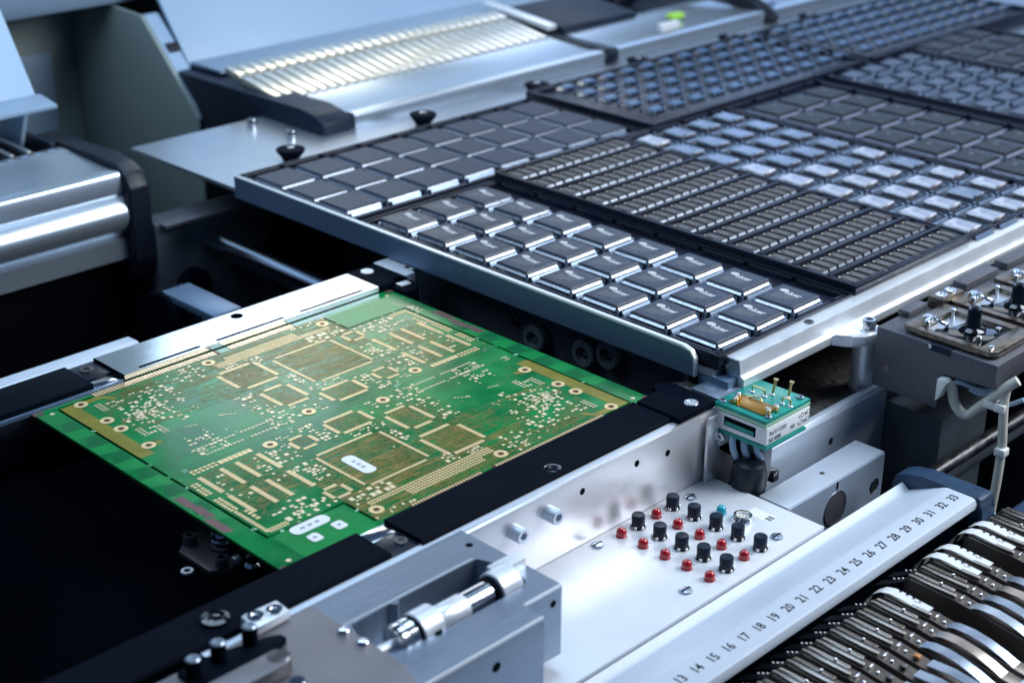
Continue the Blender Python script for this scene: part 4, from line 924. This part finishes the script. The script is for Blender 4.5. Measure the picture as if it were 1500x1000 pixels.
# ================================================================== SUPPORT PIN MOUNT IN THE BLACK PIT
sm = thing('support_pin', 'sprung board support pin on a dark plate under the board corner', 'support pin', (392, 612, -28))
obj('base_plate', G().prism([(370.4, 609.5), (370.8, 583), (378.6, 577.4), (391, 580), (403, 587), (408, 602), (400, 617), (383, 620)], 'z', -31, -28, .4), 'pinplate', sm)
obj('pillar', G().cyl((391, 598, -28), (391, 598, -8), 5.0, n=24), 'dsteel', sm)
obj('pillar_flange', G().lathe((391, 598, -28), (0, 0, 1), [(8.4, 0), (8.4, 1.4), (7, 2.4), (5.4, 2.6)], 28), 'dsteel', sm)
path = [(391 + 6.0 * math.cos(t_ * .7), 598 + 6.0 * math.sin(t_ * .7), -26 + t_ * .42) for t_ in range(0, 50)]
obj('coil_spring', G().tube(path, 1.1, 8, 2), 'bright', sm)
for x, y in ((378.5, 611), (377.8, 581.8)): screw(sm, (x, y, -28), q=3.6, h=5.6, mat='iron')
tag(obj('seal_ring', G().lathe((363.9, 592.6, -30), (0, 0, 1), [(3.2, 0), (3.2, 1), (1.7, 1), (1.7, 0)], 24, False), 'white', loc=(363.9, 592.6, -30)), 'small white ring on the black floor beside the support pin', 'ring')
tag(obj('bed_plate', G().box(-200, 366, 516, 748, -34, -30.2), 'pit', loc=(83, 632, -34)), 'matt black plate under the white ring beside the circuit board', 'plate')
ft = thing('hose_fitting', 'small bright threaded fitting at the board corner', 'fitting', (387, 568.5, -34))
obj('hex_base', G().lathe((387, 568.5, -34), (0, 0, 1), [(4.5, 0), (4.5, 4), (4.8, 5.6), (4.4, 9), (3.0, 10.5)], 20), 'bright', ft); obj('hose_tip', G().hexhead((387, 568.5, -23.5), (0, 0, 1), 2.8, 5.5), 'bright', ft)
obj('side_nut', G().box(382.6, 386.8, 577.5, 581, -28, -24, .7), 'lipe', ft)
tag(obj('silver_bar', G().prism([(846.5, -20.5), (835, -20), (827.5, -24), (827.5, -55), (846.5, -55)], 'x', 250, 492, .5), 'mill', loc=(400, 838, -40)), 'silver bar ending behind the far conveyor rail at the left', 'bar')

# ================================================================== DRIVE GEAR BELOW THE TABLE
mb = thing('drive_housing', 'dark motor housing with a guide shaft under the far table corner', 'drive housing', (690, 1020, -60))
obj('casing', G().box(622, 900, 1012, 1036, -150, -19, 2), 'irond', mb); obj('top_flange', G().box(626, 900, 1004, 1034, -22, -18.6, .6), 'iron', mb)
obj('guide_shaft', G().cyl((668, 1012, -40), (668, 800, -40), 7, n=28), 'chrome', mb); obj('shaft_cover', G().box(684, 696, 800, 1012, -66, -56, 2), 'irond', mb)
obj('bearing', G().lathe((650, 1011, -76), (0, -1, 0), [(15, 0), (15, 6), (9, 8), (4, 8)], 28), 'blk', mb)
obj('side_knob', G().lathe((622, 1026, -78), (-1, 0, 0), [(6, 0), (7, 4), (4, 6)], 20), 'blk', mb)
obj('shroud', G().lathe((745, 985, -62), (0, -1, 0), [(42, 0), (42, 4), (36, 10), (30, 12)], 40), 'pit', mb)
bw = thing('belt_pulley', 'black toothed belt pulley with a pale cover below the drive housing', 'pulley', (556, 905, -45))
obj('wheel', G().cyl((553, 905, -46), (575, 905, -46), 22, n=48, b=1.5), 'blk', bw)
g = G()
for k in range(30):
    a = k * math.pi / 15; g.box(575.2, 577.6, 905 + 20 * math.cos(a) - .8, 905 + 20 * math.cos(a) + .8, -46 + 20 * math.sin(a) - .8, -46 + 20 * math.sin(a) + .8)
obj('teeth', g, 'blkp', bw)
obj('belt_cover', G().prism([(906, -24), (906, -30), (842, -30), (842, -24)], 'x', 556, 580, 1), 'lip', bw)
rl = thing('belt_rollers', 'grey rubber belt rollers in the dark gap below the table lip', 'roller', (690, 620, -30), None)
for i, (y, z_) in enumerate(((617.5, -20.3), (596.8, -15), (662, -24))):
    o = obj('roller', G().lathe((690, y, z_), (-1, 0, 0), [(9.2, 0), (9.6, 1.2), (9.6, 5.4), (8.4, 6.6), (5.4, 6.8), (5.0, 3.8)], 36), 'rubber', rl)
    obj('roller_axle', G().hexhead((688, y, z_), (-1, 0, 0), 3.6, 2.5), 'bright' if i == 2 else 'dsteel', o)
obj('roller_plate', G().box(692, 697, 540, 800, -70, 2, 1), 'irond', rl)
screw(rl, (692, 685, -20), (-1, 0, 0), 3.4, 2.4, 'dsteel')
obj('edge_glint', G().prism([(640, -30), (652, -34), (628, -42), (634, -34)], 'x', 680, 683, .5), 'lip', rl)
obj('green_belt', G().box(686, 689, 672, 800, -6, -2), 'greend', rl)

# ================================================================== FAR FEEDER BANKS
def far_cover(x0, x1, label, deep):
    t = thing('feeder_cover', label, 'feeder cover', ((x0 + x1) / 2, 1060, 12), 'far feeder covers')
    prof = [(1113, 20), (1113, 25.8), (1111, 27), (1098, 27.2), (1096, 26.4), (1042, 24.6), (1028, 25.6), (1025.4, 24.6), (1024.2, 22), (1024.2, 12.2), (1034, 12.2)] if not deep else \
           [(1113, 20), (1113, 25.8), (1111, 27), (1098, 27.2), (1096, 26.4), (1042, 24.6), (1028, 25.6), (1025.4, 24.6), (1024.2, 22), (1024.2, 9)] + \
           [(1034 - 17 * math.sin(math.pi * (.16 + .74 * k / 16)), 7.5 - 34 * k / 16) for k in range(17)] + [(1024.2, -28), (1024.2, -44), (1040, -44)]
    obj('cover_strip', G().prism(prof, 'x', x0, x1), 'silver', t)
    g = G(); x = x0 + 4
    while x < x1 - 8: g.rect(x, x + 5, 1102, 1107.5, 27.32); x += 11.9
    obj('number_marks', g, 'hoodd', t, smooth=False)
    return t
fA = far_cover(240, 603, 'silver rounded feeder cover at the left picture edge', True)
obj('end_cap', G().prism([(1150, 29), (1060, 31), (1036, 29.5), (1022, 25), (1015, 14), (1013, -45), (1020, -62), (1052, -84), (1056, -120), (1150, -120)], 'x', 603.6, 622, 2.0, 3), 'blkp', fA)
obj('lower_panel', G().box(240, 602, 1040, 1048, -150, -45), 'gloss', fA)
fB = far_cover(836, 1157, 'silver feeder cover behind the black knobs at the picture centre', False)
obj('left_arm', G().prism([(1250, 29), (1056, 30), (1036, 28), (1026, 23), (1024, 13), (1030, 10.5), (1060, 12.2), (1110, 12), (1114, -10), (1235, -60), (1250, -60)], 'x', 801, 833, 2.2, 3), 'navy', fB)
obj('right_cap', G().prism([(1114, 28.6), (1040, 27.4), (1027, 27), (1021, 21), (1021, 12.3), (1114, 12.3)], 'x', 1157.5, 1172, 1.5), 'blkp', fB)
fC = far_cover(1178, 1420, 'third silver feeder cover, blurred at the top of the picture', False)
obj('right_cap', G().prism([(1114, 28.6), (1040, 27.4), (1027, 27), (1021, 21), (1021, 12.3), (1114, 12.3)], 'x', 1420.5, 1434, 1.5), 'blkp', fC)
fD = far_cover(1440, 1760, 'farthest silver feeder cover, blurred at the top right', False)
for k in range(29):                                      # bright feeders of the far bank
    x = 815 + k * 11.9
    f = thing('tape_feeder', f"bright far tape feeder, {'leftmost' if k == 0 else str(k + 1) + ' places along from the left'} in the far bank" if k < 1 else
              f'bright far tape feeder number {k+1} counted from the black arm of the far bank', 'tape feeder', (x, 1160, 20), 'bright tape feeders of the far bank')
    obj('cover_strip', G().prism([(1177, 43), (1157, 39.4), (1157, 33), (1177, 37)], 'x', x - 4.5, x + 4.5, .6), 'rib', f)
    obj('rail', G().prism([(1153, 38.4), (1098, 28.6), (1098, 20), (1153, 20)], 'x', x - 4.5, x + 4.5, .6), 'rib', f)
tag(obj('feeder_table', G().box(836, 1500, 1030, 1300, -60, 18), 'navy', loc=(1100, 1160, -20)), 'dark blue base under the far bright feeders', 'base')
ld = tag(obj('spare_feeder_cover', G().prism([(1186, 24), (1186, 40), (1182, 42), (1100, 34), (1098, 30), (1100, 22)], 'x', 1176, 1290, 1.5), 'navy', loc=(1230, 1140, 25)), 'dark navy feeder lid beside the bright far feeders', 'lid')
tag(obj('feeder_lever', G().prism([(1204, 41), (1106, 31), (1106, 37), (1204, 47)], 'x', 1160, 1174, 1.5), 'lipe', loc=(1166, 1150, 36)), 'white lever edge along the dark navy lid', 'lever')
tag(obj('warning_tag', G().box(1306, 1326, 1060, 1072, 27.4, 33, 2), 'lime', loc=(1317, 1068, 28)), 'lime green tag on the third far cover', 'tag')
tag(obj('label_flap', G().box(1256, 1286, 1034, 1042, 26, 35, 2), 'white', loc=(1270, 1038, 27)), 'white flap on the third far cover', 'flap')
tag(obj('cable_chain', G().tube([(1352, 1180, 20), (1376, 1150, 44), (1404, 1090, 48), (1428, 1042, 26), (1428, 1020, 14)], 10, 14), 'blkp', loc=(1390, 1100, 30)), 'thick black hose arching over the far covers', 'hose')
tag(obj('blue_tag', G().box(1468, 1480, 1052, 1058, 27.4, 48, 2), 'bluet', loc=(1474, 1055, 28)), 'blue tag on the farthest cover', 'tag')
hB = thing('machine_hood', 'light blue slanted hood above the bright far feeders', 'hood', (1100, 1260, 30), 'slanted hoods')
obj('hood_panel', G().prism([(1242, 31), (1245, 29), (1420, 250), (1416, 254)], 'x', 816.5, 1500, .5), 'hood', hB); obj('hood_flange', G().prism([(1242, 31), (1242, 35), (1196, 34.6), (1194, 32)], 'x', 818, 1500, .5), 'hoodd', hB)
obj('hinge', G().cyl((804, 1262, 44), (815, 1262, 44), 7, n=20), 'blkp', hB)
hA = thing('machine_hood', 'pale blue slanted hood above the feeders at the left edge', 'hood', (450, 1140, 62), 'slanted hoods')
obj('hood_panel', G().prism([(1134, 62), (1138, 60), (1270, 262), (1266, 264)], 'x', 200, 600, .5), 'hood', hA); obj('hood_flange', G().prism([(1134, 62), (1134, 66), (1108, 62), (1108, 59)], 'x', 200, 603, .5), 'hoodd', hA)
obj('hood_cheek', G().prism([(1134, 56), (1190, 52), (1190, 20), (1150, 20)], 'x', 588, 592, .4), 'hood', hA)
for k in range(6):
    x = 505 + k * 15
    f = thing('tape_feeder', f'dark far feeder with pale strip, {ORD[k+1]} from the left below the pale hood', 'tape feeder', (x, 1150, 10), 'far feeders below the pale hood')
    obj('cover_strip', G().prism([(1190, 24), (1120, 22), (1120, 26), (1190, 28)], 'x', x - 2.2, x + 2.2, .6), 'silver', f); obj('rail', G().box(x - 5, x + 5, 1116, 1190, 0, 20), 'blkp', f)
    obj('copper_tip', G().box(x - 3, x + 3, 1113.5, 1118, 20.5, 25.5, .8), 'orange', f)
tag(obj('feeder_guard', G().box(596, 602.5, 1116, 1200, -20, 30, 2), 'navy', loc=(599, 1160, 0)), 'dark guard plate at the end of the left far feeders', 'guard')
